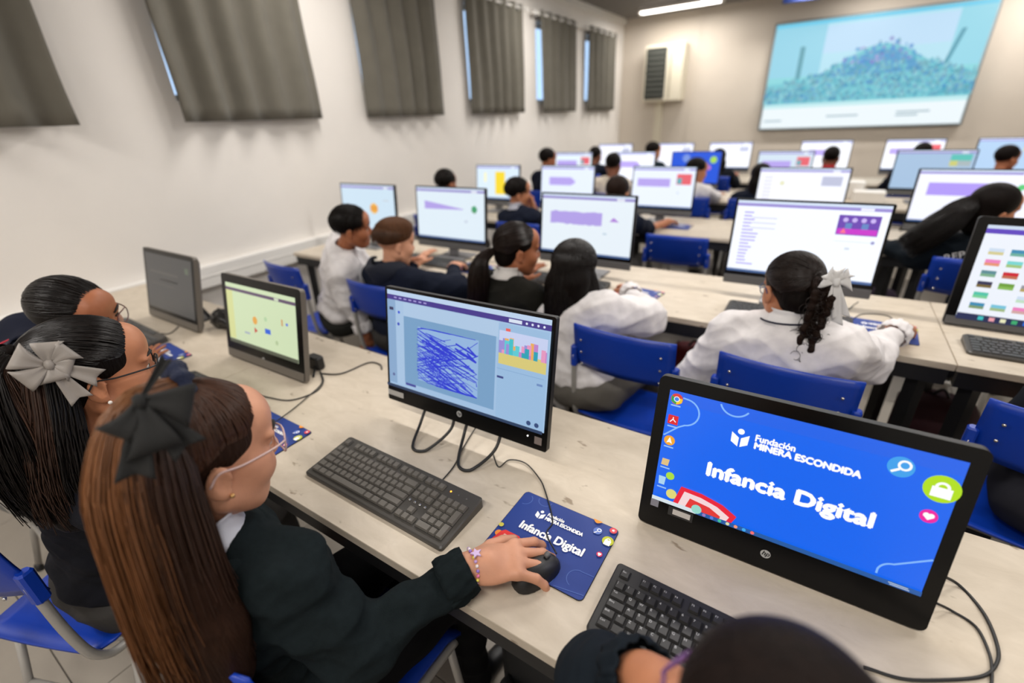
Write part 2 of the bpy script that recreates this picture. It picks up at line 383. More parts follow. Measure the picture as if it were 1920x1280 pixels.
M_wood = wood_mat(); M_edge = mat('pale_edge_band', rgb(196, 184, 166), .5)
def desk(x0, x1, y0, lab, depth=.64):
    t = thing('desk', lab, 'desk', ((x0 + x1) / 2, y0, 0), 0, 'long computer desks in rows'); w = (x1 - x0) / 2 - .0012; d = depth
    q = MB(); q.box(-w, 0, DZ - .024, w, d, DZ, .0015); q.build('tabletop', [M_wood], t)
    q = MB(); q.box(-w + .01, .012, DZ - .085, w - .01, .04, DZ - .0242); q.build('apron', M_blackmetal, t)
    q = MB(); q.box(-w + .01, d - .05, DZ - .075, w - .01, d - .02, DZ - .0242); q.build('rear_rail', M_blackmetal, t)
    for s in (-1, 1):
        xs = s * (w - .07)
        q = MB(); q.box(xs - .03, .04, DZ - .075, xs + .03, d - .05, DZ - .0242); q.build('side_rail', M_blackmetal, t)
        for (ya, yb) in ((.07, .05), (d - .07, d - .05)):
            q = MB(); q.tube([(xs, ya, DZ - .06), (xs, yb, .02)], .03, 4); q.box(xs - .035, yb - .035, 0, xs + .035, yb + .035, .022); q.build('leg', M_blackmetal, t)
    return t
ROWY = [.395, 1.88, 3.365, 4.85, 6.335]
SEAM = [[-3.30, -1.66, .78, 3.0], [-3.10, -1.40, .49, 2.3], [-3.10, -1.5, -.36, .5, 2.3], [-3.10, -1.5, .3, 2.3], [-3.10, -1.5, .4, 2.3]]
for r_, S in enumerate(SEAM):
    for i in range(len(S) - 1):
        pos = ['window-wall end', 'middle unit' if r_ != 2 else 'second unit from the windows', 'far end' if r_ != 2 else 'third unit from the windows', 'far end'][i]
        desk(S[i], S[i + 1], ROWY[r_], 'pale laminate desk, %s of the %s' % (pos, ["black-bow student's row", "braid student's row", "lettered-jacket student's row", 'row second from the display', 'row next to the display'][r_]))

# ------------------------------------------------------------------ chairs
M_blue = mat('blue_polypropylene', rgb(8, 56, 164), .34, bump=.02, bscale=300)
def make_chair():
    t = thing('school_chair', '', 'chair')
    G = []                                    # seat, dished
    for i in range(9):
        v = i / 8; row = []
        for j in range(11):
            u = j / 10 * 2 - 1; wx = .19 - .012 * (1 - v) ** 2
            z = .435 - .014 * math.cos(u * 1.5) * (1 if .1 < v < .9 else .7) + (.018 * ((.12 - v) / .12) if v < .12 else 0) - (.03 * ((v - .85) / .15) ** 2 if v > .85 else 0)
            row.append((u * wx, -.17 + .37 * v, z))
        G.append(row)
    q = MB(); q.sheet(G, .007); q.build('seat', M_blue, t, True)
    G = []                                    # backrest, curved
    for i in range(8):
        v = i / 7; row = []
        for j in range(15):
            u = j / 14 * 2 - 1; row.append((u * .185, -.215 + .035 * u * u - .02 * v + (.012 * (1 - v) ** 3), .675 + .175 * v + .006 * (1 - u * u) * v))
        G.append(row)
    q = MB(); q.sheet(G, .007); bk = q.build('backrest', M_blue, t, True)
    for s in (-1, 1):                          # moulded side sleeves and rivets
        q = MB(); q.box(s * .188 - .012, -.200, .668, s * .188 + .012, -.172, .755, .005); q.build('sleeve', M_blue, bk)
        for z in (.70, .75, .80):
            q = MB(); q.lathe([(.0001, .004), (.004, .003), (.005, 0), (.0001, -.004)], 8); o = q.build('rivet', M_chrome, bk, True, (s * .145, -.203 - .02 * (z - .675) / .175 - .006, z), (math.pi / 2, 0, 0))
        q = MB(); q.tube(smooth_path([(s * .188, -.19, .72), (s * .188, -.185, .55), (s * .188, -.165, .445), (s * .188, -.10, .405), (s * .188, .10, .405), (s * .188, .18, .40)], 6), .0105, 8); q.build('side_tube', M_steel, t, True)
        for (y0, y1) in ((.16, .19), (-.10, -.20)):
            q = MB(); q.tube([(s * .188, y0, .40), (s * .195, y1, .012)], .0105, 8); lg = q.build('leg', M_steel, t, True)
            q = MB(); q.lathe([(.013, 0), (.014, .004), (.014, .02), (.0115, .03)], 10, (s * .195, y1, 0)); q.build('rubber_foot', M_black, lg, True)
    for (y, z) in ((.10, .398), (-.10, .398), (-.15, .2)):
        q = MB(); q.tube([(-.19, y, z), (.19, y, z)], .009, 8); q.build('stretcher', M_steel, t, True)
    return t
CHAIR0 = make_chair(); _first = [True]
def chair(x, y, rz, lab):
    o = CHAIR0 if _first[0] else copy_tree(CHAIR0); _first[0] = False
    o.location = (x, y, 0); o.rotation_euler = (0, 0, math.radians(rz)); o['label'] = lab; o['group'] = 'blue school chairs'; return o
chair(-.715, .30, 0, 'blue plastic school chair under the student with the black bow')
chair(-1.44, .09, 22, 'blue plastic school chair with grey tube legs under the student with the grey bow')
chair(-2.12, .22, 0, 'blue plastic school chair under the student in the navy polo')
chair(.14, .12, 10, 'blue plastic school chair under the student with purple glasses')
chair(-2.48, 1.62, -4, 'blue plastic chair standing behind the turned student in the white shirt')
chair(-1.72, 1.60, 0, 'blue plastic chair under the student in the hooded navy jacket')
chair(-1.06, 1.60, 0, 'blue plastic chair under the ponytail student in the black jacket')
chair(-.47, 1.60, -2, 'blue plastic chair right behind the long-haired student in the white shirt')
chair(.03, 1.60, -3, 'blue plastic chair under the student with the braid and white bow')
chair(.68, 1.60, -12, 'blue plastic chair turned a little, at the desk with the thumbnail screen')
chair(-2.66, 3.07, 0, 'blue chair of the student hidden behind the green-tree screen')
chair(-1.82, 3.07, 0, 'blue chair under the student resting his chin on his hand')
chair(-1.16, 3.07, 0, 'blue chair under the student reaching a bare arm to a mouse')
chair(-.68, 3.07, 0, 'empty blue chair beside the student reaching a bare arm out')
chair(.72, 3.07, -6, 'blue chair under the student in the dark lettered jacket')
for x, n_ in ((-2.5, 'the dark-jacketed student by the white wall'), (-1.77, 'the short-haired student in the cream shirt'), (-.98, 'the student in the white shirt leaning aside'), (-.46, 'the long-haired student in navy')):
    chair(x, 4.56, 0, 'blue chair under ' + n_)
for x, n_ in ((-2.6, 'the student in navy by the white screens'), (-1.84, 'the dark-clothed student below the wall cabinet'), (-1.07, 'the black-clad student beside the blue screen'), (.02, 'the student with a red collar'), (.74, 'the student hidden behind the dull blue screen'), (1.34, 'the student in dark red')): chair(x, 6.05, 0, 'blue chair under ' + n_)

# ------------------------------------------------------------------ keyboards
M_key = mat('key_plastic', rgb(102, 98, 92), .36, bump=.02, bscale=600); M_key2 = mat('flat_key_plastic', rgb(48, 47, 46), .4); M_kb2 = mat('flat_keyboard_case', rgb(42, 41, 40), .45); M_kb = mat('keyboard_case', rgb(68, 65, 61), .42, bump=.03, bscale=500); M_kbd = mat('keyboard_well', rgb(14, 14, 14), .6)
M_print = mat('print', (1, 1, 1), .55, attr='col')
U = .019
def layout():
    K = []
    def row(y, ws, x=0):
        for w in ws:
            if w > 0: K.append((x, y, w))
            x += abs(w)
    for x in (0, 2, 3, 4, 5, 6.5, 7.5, 8.5, 9.5, 11, 12, 13, 14): K.append((x, 0, 1))
    row(1.35, [1] * 13 + [2]); row(2.35, [1.5] + [1] * 12 + [1.5]); row(3.35, [1.75] + [1] * 11 + [2.25]); row(4.35, [1.25] + [1] * 11 + [2.75]); row(5.35, [1.25, 1.25, 1.25, 6.25, 1.25, 1.25, 1.25, 1.25])
    for x in (15.3, 16.3, 17.3): K.append((x, 0, 1)); K.append((x, 1.35, 1)); K.append((x, 2.35, 1)); K.append((x, 5.35, 1))
    K.append((16.3, 4.35, 1))
    for y in (1.35, 2.35, 3.35, 4.35):
        for x in (18.6, 19.6, 20.6): K.append((x, y, 1))
    K.append((21.6, 1.35, 1)); K.append((21.6, 2.35, 1, 2)); K.append((21.6, 4.35, 1, 2)); K.append((18.6, 5.35, 2)); K.append((20.6, 5.35, 1)); return K
LAY = layout(); _kk = {}
def key_geo(q, w, h, ox=0, oy=0, oz=0, hh=.006):
    a, b_ = w * U - .0014, h * U - .0014; i = .0022
    v = [(ox - a / 2, oy - b_ / 2, oz), (ox + a / 2, oy - b_ / 2, oz), (ox + a / 2, oy + b_ / 2, oz), (ox - a / 2, oy + b_ / 2, oz)]
    v += [(ox - a / 2 + i, oy - b_ / 2 + i * .8, oz + hh), (ox + a / 2 - i, oy - b_ / 2 + i * .8, oz + hh), (ox + a / 2 - i, oy + b_ / 2 - i * 1.3, oz + hh), (ox - a / 2 + i, oy + b_ / 2 - i * 1.3, oz + hh)]
    q.add(v, [(4, 5, 6, 7), (0, 1, 5, 4), (1, 2, 6, 5), (2, 3, 7, 6), (3, 0, 4, 7)])
def keyboard(x, y, rz, lab, full=True, flat=False, legends=False):
    """centre x,y on the desk"""
    t = thing('keyboard', lab, 'keyboard', (x, y, DZ), math.radians(rz), 'black computer keyboards')
    KW, KD = 22.6 * U + .024, 6.35 * U + (.026 if full else .018); sl = .10 if not flat else .05
    q = MB(); z0, z1 = .011, .011 + KD * sl; r = .008 if full else .016
    P = rrect(-KW / 2, -KD / 2, KW / 2, KD / 2, r); n = len(P); zt = lambda yy: z0 + (yy + KD / 2) * sl
    i = .003; v = [(a, c, 0.001) for a, c in P] + [(a, c, zt(c) - .003) for a, c in P] + [(a * (1 - 2 * i / KW), c * (1 - 2 * i / KD), zt(c)) for a, c in P]
    f = [tuple(range(n - 1, -1, -1)), tuple(range(2 * n, 3 * n))]
    for k in range(2):
        for j in range(n): f.append((k * n + j, k * n + (j + 1) % n, (k + 1) * n + (j + 1) % n, (k + 1) * n + j))
    q.add(v, f); q.build('case', M_kb2 if flat else M_kb, t)
    X0 = -22.6 * U / 2; Y0 = KD / 2 - (.012 if full else .007); q = MB()
    def well(a, c, d, e):
        y1, y0 = Y0 - c * U, Y0 - e * U
        q.add([(X0 + a * U, y0, zt(y0) + .0004), (X0 + d * U, y0, zt(y0) + .0004), (X0 + d * U, y1, zt(y1) + .0004), (X0 + a * U, y1, zt(y1) + .0004)], [(0, 1, 2, 3)])
    if full:
        for (a, c, d, e) in ((0, 0, 1, 1), (2, 0, 6, 1), (6.5, 0, 10.5, 1), (11, 0, 15, 1), (0, 1.35, 15, 6.35), (15.3, 0, 18.3, 1), (15.3, 1.35, 18.3, 3.35), (15.3, 5.35, 18.3, 6.35), (16.3, 4.35, 17.3, 5.35), (18.6, 1.35, 22.6, 6.35)): well(a, c, d, e)
        q.build('key_well', M_kbd, t)
    if not full:
        q = MB()
        for K in LAY:
            h = K[3] if len(K) > 3 else 1; cy = Y0 - (K[1] + h / 2) * U; key_geo(q, K[2], h, X0 + (K[0] + K[2] / 2) * U, cy, zt(cy), .004)
        o = q.build('keys', mat('key_worn', rgb(70, 71, 72), .4), t); o['kind'] = 'stuff'
    else:
        for K in LAY:
            h = K[3] if len(K) > 3 else 1; kk = (K[2], h, flat); cy = Y0 - (K[1] + h / 2) * U; cx = X0 + (K[0] + K[2] / 2) * U
            if kk not in _kk:
                q = MB(); key_geo(q, K[2], h, hh=.0045 if flat else .0065); o = q.build('key', M_key2 if flat else M_key, t); _kk[kk] = o.data
            else: o = link(_kk[kk], 'key', t)
            o.location = (cx, cy, zt(cy)); o.rotation_euler = (math.atan(sl), 0, 0)
        if not flat:
            for j in range(4):
                q = MB(); q.lathe([(.0036, 0), (.0036, .002), (.0025, .003)], 10); q.build('media_button', M_chrome, t, True, (X0 + (15.55 + j * .82) * U, Y0 - 3.85 * U, zt(Y0 - 3.85 * U)))
            for j in range(3):
                q = MB(); q.lathe([(.0022, 0), (.002, .0012)], 8); q.build('indicator_light', mat('amber_led', (1, .35, .03), .4, emit=3) if j == 0 else M_grey, t, True, (X0 + (19.2 + j * 1.2) * U, Y0 - .5 * U, zt(Y0 - .5 * U)))
    return t
def legends(t, flat=True):
    """white key legends as flat print on the near flat keyboard"""
    KD = 6.35 * U + .026; sl = .05 if flat else .10; X0 = -22.6 * U / 2; Y0 = KD / 2 - .012; A = MB(); A.cur = rgb(200, 200, 200)
    rows = {0: ['Esc', 'F1', 'F2', 'F3', 'F4', 'F5', 'F6', 'F7', 'F8', 'F9', 'F10', 'F11', 'F12'], 1.35: list('|1234567890') + ["'", '¿', '<-'], 2.35: ['Tab'] + list('QWERTYUIOP') + ['´', '+', '}'], 3.35: ['Bloq'] + list('ASDFGHJKLÑ') + ['{', 'Intro'], 4.35: ['Shift'] + list('<ZXCVBNM,.') + ['-'], 5.35: ['Ctrl', '', 'Alt']}
    cnt = {}
    for K in LAY:
        R_ = rows.get(K[1]); i = cnt.get(K[1], 0); cnt[K[1]] = i + 1
        if not R_ or i >= len(R_) or not R_[i]: continue
        V, F = text_polys(R_[i], .0052 if len(R_[i]) > 1 else .0065); xx = X0 + K[0] * U + .004; yy = Y0 - (K[1] + .48) * U
        z = .011 + (yy + KD / 2) * sl + (.0047 if flat else .0067)
        A.add([(xx + p[0], yy + p[1], z + .0003 + p[1] * sl) for p in V], F)
    A.build('key_legends', M_print, t, col=True)['kind'] = 'stuff'
KB1 = keyboard(-.729, .535, -.6, 'black keyboard with tall keys and amber light before the black-bow student')
KB2 = keyboard(.040, .528, -1.5, 'flat black keyboard in front of the screen reading Infancia Digital', True, True); legends(KB2)
keyboard(-1.555, .525, 0, 'black keyboard half hidden behind the black-bow student\'s head', False)
keyboard(-2.44, .63, -2, 'dark keyboard in front of the switched-off screen', False)
keyboard(-1.96, 2.09, -2, 'black keyboard in front of the student in the hooded navy jacket', False)
keyboard(-1.03, 2.08, -2, 'black keyboard between the ponytail student and the long-haired student', False)
keyboard(-.02, 2.06, -1, 'black keyboard in front of the student with the braid', False)
keyboard(.755, 2.05, -1, 'black keyboard before the screen of picture thumbnails', False)
keyboard(-1.28, 3.60, 0, 'dark keyboard by the bare reaching arm', False)
keyboard(-2.0, 3.60, 0, 'dark keyboard in front of the student resting his chin', False)

# ------------------------------------------------------------------ mouse mats with print
M_navy = mat('mat_rubber', rgb(12, 12, 14), .8); NV = rgb(33, 60, 138); LB = rgb(76, 104, 176)
def arc(cx, cy, r, a0, a1, asp, n=14): return [(cx + r * math.cos(math.radians(a0 + (a1 - a0) * i / n)), cy - r * asp * math.sin(math.radians(a0 + (a1 - a0) * i / n))) for i in range(n + 1)]
def emblem(A, u, v, s, asp, c=W_):
    """open-book figure: dot over two slanted pages"""
    A.disc(u, v - s * 1.0 * asp, s * .38, c, 14)
    for k in (-1, 1):
        P = [(u + k * s * .12, v + 1.05 * s * asp), (u + k * s * .95, v + .55 * s * asp), (u + k * s * 1.0, v - .75 * s * asp), (u + k * s * .12, v - .15 * s * asp)]
        A.poly(P if k > 0 else P[::-1], c)
def icons(A, asp, dark):
    A.disc(.832, .14, .040, rgb(92, 120, 196) if dark else rgb(60, 160, 235)); A.line(arc(.842, .125, .017, 0, 360, asp), .008, W_); A.line([(.830, .155), (.808, .185)], .009, W_)
    A.disc(.955, .215, .052, rgb(196, 200, 36) if dark else rgb(176, 222, 10)); A.rect(.928, .205, .985, .275, W_); A.line(arc(.956, .205, .017, 0, 180, asp), .009, W_)
    A.disc(.946, .42, .026, rgb(222, 40, 90) if dark else rgb(238, 20, 160)); A.disc(.939, .414, .009, W_); A.disc(.953, .414, .009, W_); A.poly([(.929, .42), (.946, .448), (.963, .42)], W_)
def mouse_mat(x, y, rz, lab, fine=True):
    t = thing('mouse_mat', lab, 'mouse mat', (x, y, DZ), math.radians(rz), 'navy printed mouse mats'); w, h = .228, .186; q = MB(); q.prism(rrect(-w / 2, -h / 2, w / 2, h / 2, .010), 0, .0022); q.build('base', M_navy, t)
    A = Art(w, h, 'XY', .00012); asp = w / h; A.poly([(p[0], p[1]) for p in rrect(.004, .004, .996, .996, .045)][::-1], NV)
    if fine:
        for P in (arc(.05, .12, .07, -90, 60, asp), arc(.24, .03, .07, 180, 360, asp), arc(.63, .93, .085, -90, 90, asp), arc(.88, .80, .085, 90, 250, asp)): A.line(P, .006, LB)
        A.line([(.88, .70), (.995, .69)], .006, LB); A.line([(.74, .985), (.99, .93)], .006, LB)
    emblem(A, .282, .262, .045, asp); A.text('Fundación', .345, .232, .0125, W_, .0005, width=.17); A.text('MINERA ESCONDIDA', .345, .298, .0128, W_, .0007, width=.385)
    A.text('Infancia Digital', .175, .540, .0285, W_, .0011, width=.635)
    icons(A, asp, True); A.disc(.955, .055, .034, rgb(222, 70, 80)); A.poly([(.955 + (.018 if i % 2 == 0 else .008) * math.sin(i * math.pi / 5), .055 - (.018 if i % 2 == 0 else .008) * asp * math.cos(i * math.pi / 5)) for i in range(9, -1, -1)], W_)
    A.poly([(.745 + .09 * i / 12, .004 + .045 * math.sin(math.pi * i / 12)) for i in range(13)], rgb(240, 150, 40))
    A.disc(.03, .62, .024, rgb(206, 196, 80)); A.disc(.062, .735, .034, rgb(236, 140, 50))
    A.poly([(.02, .97), (.06, .985), (.24, .985), (.29, .70), (.25, .66), (.10, .66), (.07, .70)], rgb(224, 54, 50)); A.poly([(.09, .94), (.225, .94), (.255, .73), (.115, .71)], rgb(244, 190, 176)); A.poly([(.11, .90), (.21, .90), (.232, .77), (.135, .75)], rgb(206, 34, 38))
    A.build('printed_top', M_print, t, (-w / 2, -h / 2, .0022)); return t
mouse_mat(-.328, .599, -.4, 'navy mouse mat reading Infancia Digital under the black-bow student\'s hand')
mouse_mat(-1.21, .495, -1, 'navy mouse mat beside the black-bow student\'s face')
mouse_mat(-2.09, .585, -3, 'navy mouse mat in front of the student with the grey bow')
mouse_mat(-1.64, 2.10, 0, 'navy mouse mat at the hooded-jacket student\'s hand')
mouse_mat(-.66, 2.08, -8, 'navy mouse mat by the sleeve of the long-haired student')
mouse_mat(.295, 2.09, -3, 'navy mouse mat under the braid student\'s hand')
mouse_mat(-.88, 3.64, 0, 'navy mouse mat under the bare outstretched arm\'s hand')

def mouse(x, y, rz, lab, cord=None):
    t = thing('computer_mouse', lab, 'mouse', (x, y, DZ + .0026), math.radians(rz), 'black corded mice'); G = []
    for i in range(13):
        th = math.pi * i / 12; row = []
        for j in range(13):
            ph = math.pi * j / 12; yy = math.cos(th); rr = math.sin(th) ** .75
            row.append((.029 * rr * math.cos(ph) * (1 + .06 * yy * yy), .052 * yy, .001 + (.034 - .006 * yy) * rr * math.sin(ph) ** .8))
        G.append(row)
    q = MB(); q.sheet(G); q.build('shell', M_black, t, True)
    q = MB(); q.tube([(-.004, .028, .033), (.004, .028, .033)], .006, 12); q.build('scroll_wheel', M_grey, t, True)
    if cord is not None:
        q = MB(); q.tube(smooth_path(cord, 8), .0017, 6); o = q.build('cord', M_black, t, True); o.matrix_parent_inverse = (Matrix.Translation(t.location) @ Matrix.Rotation(math.radians(rz), 4, 'Z')).inverted()
    return t
z_ = DZ + .004
mouse(-.312, .512, -22, 'black corded mouse under the hand with the bead bracelet', [(-.295, .562, DZ + .018), tuple(px(1025, 1000, z_)), tuple(px(1036, 975, z_)), tuple(px(1022, 920, z_)), tuple(px(1010, 895, z_)), tuple(px(985, 868, z_)), tuple(px(955, 862, z_)), tuple(px(935, 875, z_)), tuple(px(925, 852, z_))])
mouse(-1.215, .475, -10, 'dark mouse on the mat beside the black-bow student\'s glasses', [(-1.212, .53, DZ + .018), tuple(px(545, 770, z_)), tuple(px(575, 745, z_)), tuple(px(603, 718, z_)), tuple(px(600, 695, z_))])
mouse(.335, 2.08, -20, 'black mouse under the braid student\'s hand', [(.345, 2.13, DZ + .015), tuple(px(1665, 592, z_)), tuple(px(1620, 588, z_)), tuple(px(1595, 600, z_))])
mouse(-1.66, 2.07, 0, 'black mouse under the hooded-jacket student\'s hand'); mouse(-.72, 2.10, 0, 'black mouse under the long-haired student\'s hand')

# ------------------------------------------------------------------ screens
M_glow = glow_mat('screen_glow', 1.0); M_gloss = mat('glossy_bezel', rgb(9, 9, 9), .25, spec=.25); M_sil = mat('silver_grey', rgb(128, 128, 130), .4, metal=.3)
PUR = rgb(88, 66, 168); LAV = rgb(178, 160, 232)
def screen_parts(pn, W, H, uv, art, pixel_gain=None, logo=True, glow=None):
    u0, v0, u1, v1 = uv; sw, sh = (u1 - u0) * W, (v1 - v0) * H
    A = Art(sw, sh, 'XZ', .00006); art(A); A.build('screen', glow or M_glow, pn, (-W / 2 + u0 * W, -.0012, (1 - v1) * H))
    if logo:
        B = Art(1, 1, 'XZ', .0001); B.disc(0, 1, .0085, rgb(170, 170, 168)); V, F = text_polys('hp', .013, .0003, 'CENTER', .3); B.d += .0002; B.mb.cur = rgb(20, 20, 20); B.mb.add([(p[0], -B.d, p[1] - .003) for p in V], F)
        B.build('emblem', M_print, pn, (0, -.0012, (1 - v1) * H * .52))
def housing(t, W, H, th, z, y, tilt, m, mb_, r=.012, rz=0.0):
    q = MB(); P = rrect(-W / 2, 0, W / 2, H, r); n = len(P)
    v = [(a, 0, c) for a, c in P] + [(a, th * .55, c) for a, c in P] + [(a * .93, th, H / 2 + (c - H / 2) * .9) for a, c in P]
    f = [tuple(range(n)), tuple(range(3 * n - 1, 2 * n - 1, -1))] + [((k + 1) * n + j, (k + 1) * n + (j + 1) % n, k * n + (j + 1) % n, k * n + j) for k in range(2) for j in range(n)]
    q.add(v, f); q.m = [0] + [1] * (len(q.f) - 1); return q.build('housing', [m, mb_], t, False, (0, y, z), (-math.radians(tilt), 0, 0))
def easel_pc(x, y, rz, lab, art, W=.475, H=.328, tilt=11.5, uv=(.047, .075, .955, .805), chin=None, face=None, backm=None, glow=None, loops=True):
    t = thing('all_in_one_computer', lab, 'computer', (x, y, DZ), math.radians(rz), 'all-in-one computers'); pn = housing(t, W, H, .032, .0012 + .030 * math.sin(math.radians(tilt)), 0, tilt, face or M_gloss, backm or M_black)
    screen_parts(pn, W, H, uv, art, glow=glow)
    if chin:
        q = MB(); q.box(-W / 2 + .004, -.0025, .004, W / 2 - .004, .002, .034, .001); q.build('chin_strip', chin, pn)
    q = MB(); q.box(-.10, .09, 0, .10, .14, .008); q.box(-.08, .045, .10, .08, .06, .20); q.tube([(-.07, .055, .19), (-.07, .13, .006)], .008, 6); q.tube([(.07, .055, .19), (.07, .13, .006)], .008, 6); q.build('easel_leg', M_dgrey, t)
    return t, pn
def stand_pc(xl, y, lab, art, W=.50, H=.335, zb=.085, tilt=6, rz=0.0, stand='plate', strip=True, glow=None):
    t = thing('all_in_one_computer', lab, 'computer', (xl + W / 2, y, DZ), math.radians(rz), 'all-in-one computers'); pn = housing(t, W, H, .03, zb, 0, tilt, M_gloss, M_black, .006)
    screen_parts(pn, W, H, (.018, .022, .982, .90 if strip else .85), art, logo=not strip, glow=glow)
    if strip:
        q = MB(); q.box(-W / 2 + .002, -.003, -.022, W / 2 - .002, .012, .016, .002); q.build('chin_strip', M_grey, pn)
    if stand == 'plate':
        q = MB(); q.box(-.035, .02, .012, .035, .035, zb + .1); q.build('neck', M_sil, t)
        q = MB(); q.box(-.11, -.06, 0, .11, .13, .010, .003); q.build('foot', M_sil, t)
    else:
        for s in (-1, 1):
            q = MB(); q.tube(clampz([(s * .03, .02, zb + .04), (s * .022, -.01, zb - .02), (s * .055, -.085, .005), (s * .095, -.09, .005), (s * .125, -.02, zb - .03), (s * .125, .03, zb + .03)], 8), .0042, 8); q.build('wire_foot', M_black, t, True)
        q = MB(); q.tube(clampz([(-.05, .03, zb + .06), (-.05, .11, .005), (.05, .11, .005), (.05, .03, zb + .06)], 6), .0042, 8); q.build('rear_wire', M_black, t, True)
    return t, pn

def clampz(p, n): return [(a, b_, max(c, .0052)) for a, b_, c in smooth_path(p, n)]
def art_infancia(A):
    asp = A.w / A.h; BL = rgb(4, 100, 238); A.rect(0, 0, 1, 1, BL); A.rect(0, 0, 1, .10, rgb(26, 98, 232)); LN = rgb(128, 182, 250)
    A.line([(.06, .045)] + arc(.075, .16, .062, 80, -80, asp) + [(.06, .30), (.004, .40)], .007, LN); A.line(arc(.27, -.02, .06, 200, 330, asp), .007, LN); A.line([(.861, .95)] + arc(.91, .93, .05, 170, 100, asp) + [(.999, .715)], .007, LN)
    emblem(A, .310, .255, .034, asp); A.text('Fundación', .364, .236, .0178, W_, .0007, width=.142); A.text('MINERA ESCONDIDA', .366, .296, .0170, W_, .0011, width=.362); A.text('Infancia Digital', .205, .628, .0385, W_, .0021, width=.592)
    icons(A, asp, False)
    # desktop icons
    A.disc(.035, .065, .026, rgb(220, 60, 50)); A.poly([(.035, .065), (.012, .04), (.012, .09), (.035, .112)], rgb(40, 160, 80)); A.poly([(.035, .112), (.058, .09), (.06, .055), (.035, .055)], rgb(245, 200, 40)); A.disc(.035, .065, .0125, W_); A.disc(.035, .065, .0095, rgb(60, 130, 235))
    A.poly([(.012, .285), (.056, .285), (.056, .207), (.012, .207)], rgb(222, 30, 36)); A.line([(.022, .268), (.034, .24), (.034, .222)], .004, W_); A.line([(.034, .24), (.047, .262)], .004, W_)
    A.disc(.034, .431, .024, rgb(244, 166, 34)); A.poly([(.022, .455), (.034, .445), (.047, .455), (.034, .40)], W_)
    A.poly([(.015, .66), (.046, .66), (.05, .60), (.018, .60)], rgb(222, 190, 130)); A.poly([(.018, .84), (.044, .84), (.047, .765), (.015, .765)], rgb(170, 210, 238)); A.disc(.064, .742, .019, rgb(170, 220, 60)); A.disc(.083, .90, .024, rgb(222, 214, 120))
    for v in (.115, .298, .482, .675, .86): A.rect(.014, v, .056, v + .012, rgb(150, 190, 245))
    # plain red tablet shape
    A.poly([(.095, .975), (.345, .975), (.362, .90), (.30, .84), (.21, .805), (.12, .80)], rgb(232, 30, 56)); A.poly([(.118, .97), (.325, .97), (.335, .925), (.28, .872), (.21, .842), (.137, .835)], rgb(244, 214, 216)); A.poly([(.15, .97), (.298, .97), (.30, .945), (.25, .90), (.165, .88)], rgb(226, 52, 50))
    A.rect(0, .965, 1, 1, rgb(30, 88, 160)); A.rect(0, .965, .20, 1, rgb(214, 226, 232)); A.disc(.20, .955, .022, rgb(150, 214, 200))
    for i, c in enumerate([(150, 120, 190), (90, 120, 220), (60, 190, 150), (220, 220, 170), (240, 150, 120), (60, 170, 240), (240, 110, 110)]): A.disc(.235 + i * .033, .982, .008, rgb(*c), 8)
    A.rect(.90, .972, .96, .978, rgb(190, 205, 225)); A.rect(.905, .984, .965, .990, rgb(190, 205, 225))
t_, p_ = easel_pc(.047, .735, .2, 'black all-in-one computer showing Infancia Digital on a bright blue screen', art_infancia)
INF = t_
q = Art(1, 1, 'XZ', .0001); q.rect(-.024, 1 - .010, .024, 1 + .010, rgb(40, 40, 40)); q.rect(-.015, 1 - .006, .019, 1 + .006, rgb(196, 192, 186)); q.build('asset_sticker', M_print, p_, (-.475 / 2 + .171 * .475, -.0014, .151 * .328))
q = Art(1, 1, 'XZ', .0001); q.rect(-.008, 1 - .008, .008, 1 + .008, rgb(130, 130, 140)); q.build('spec_sticker', M_print, p_, (-.475 / 2 + .061 * .475, -.0014, .165 * .328))

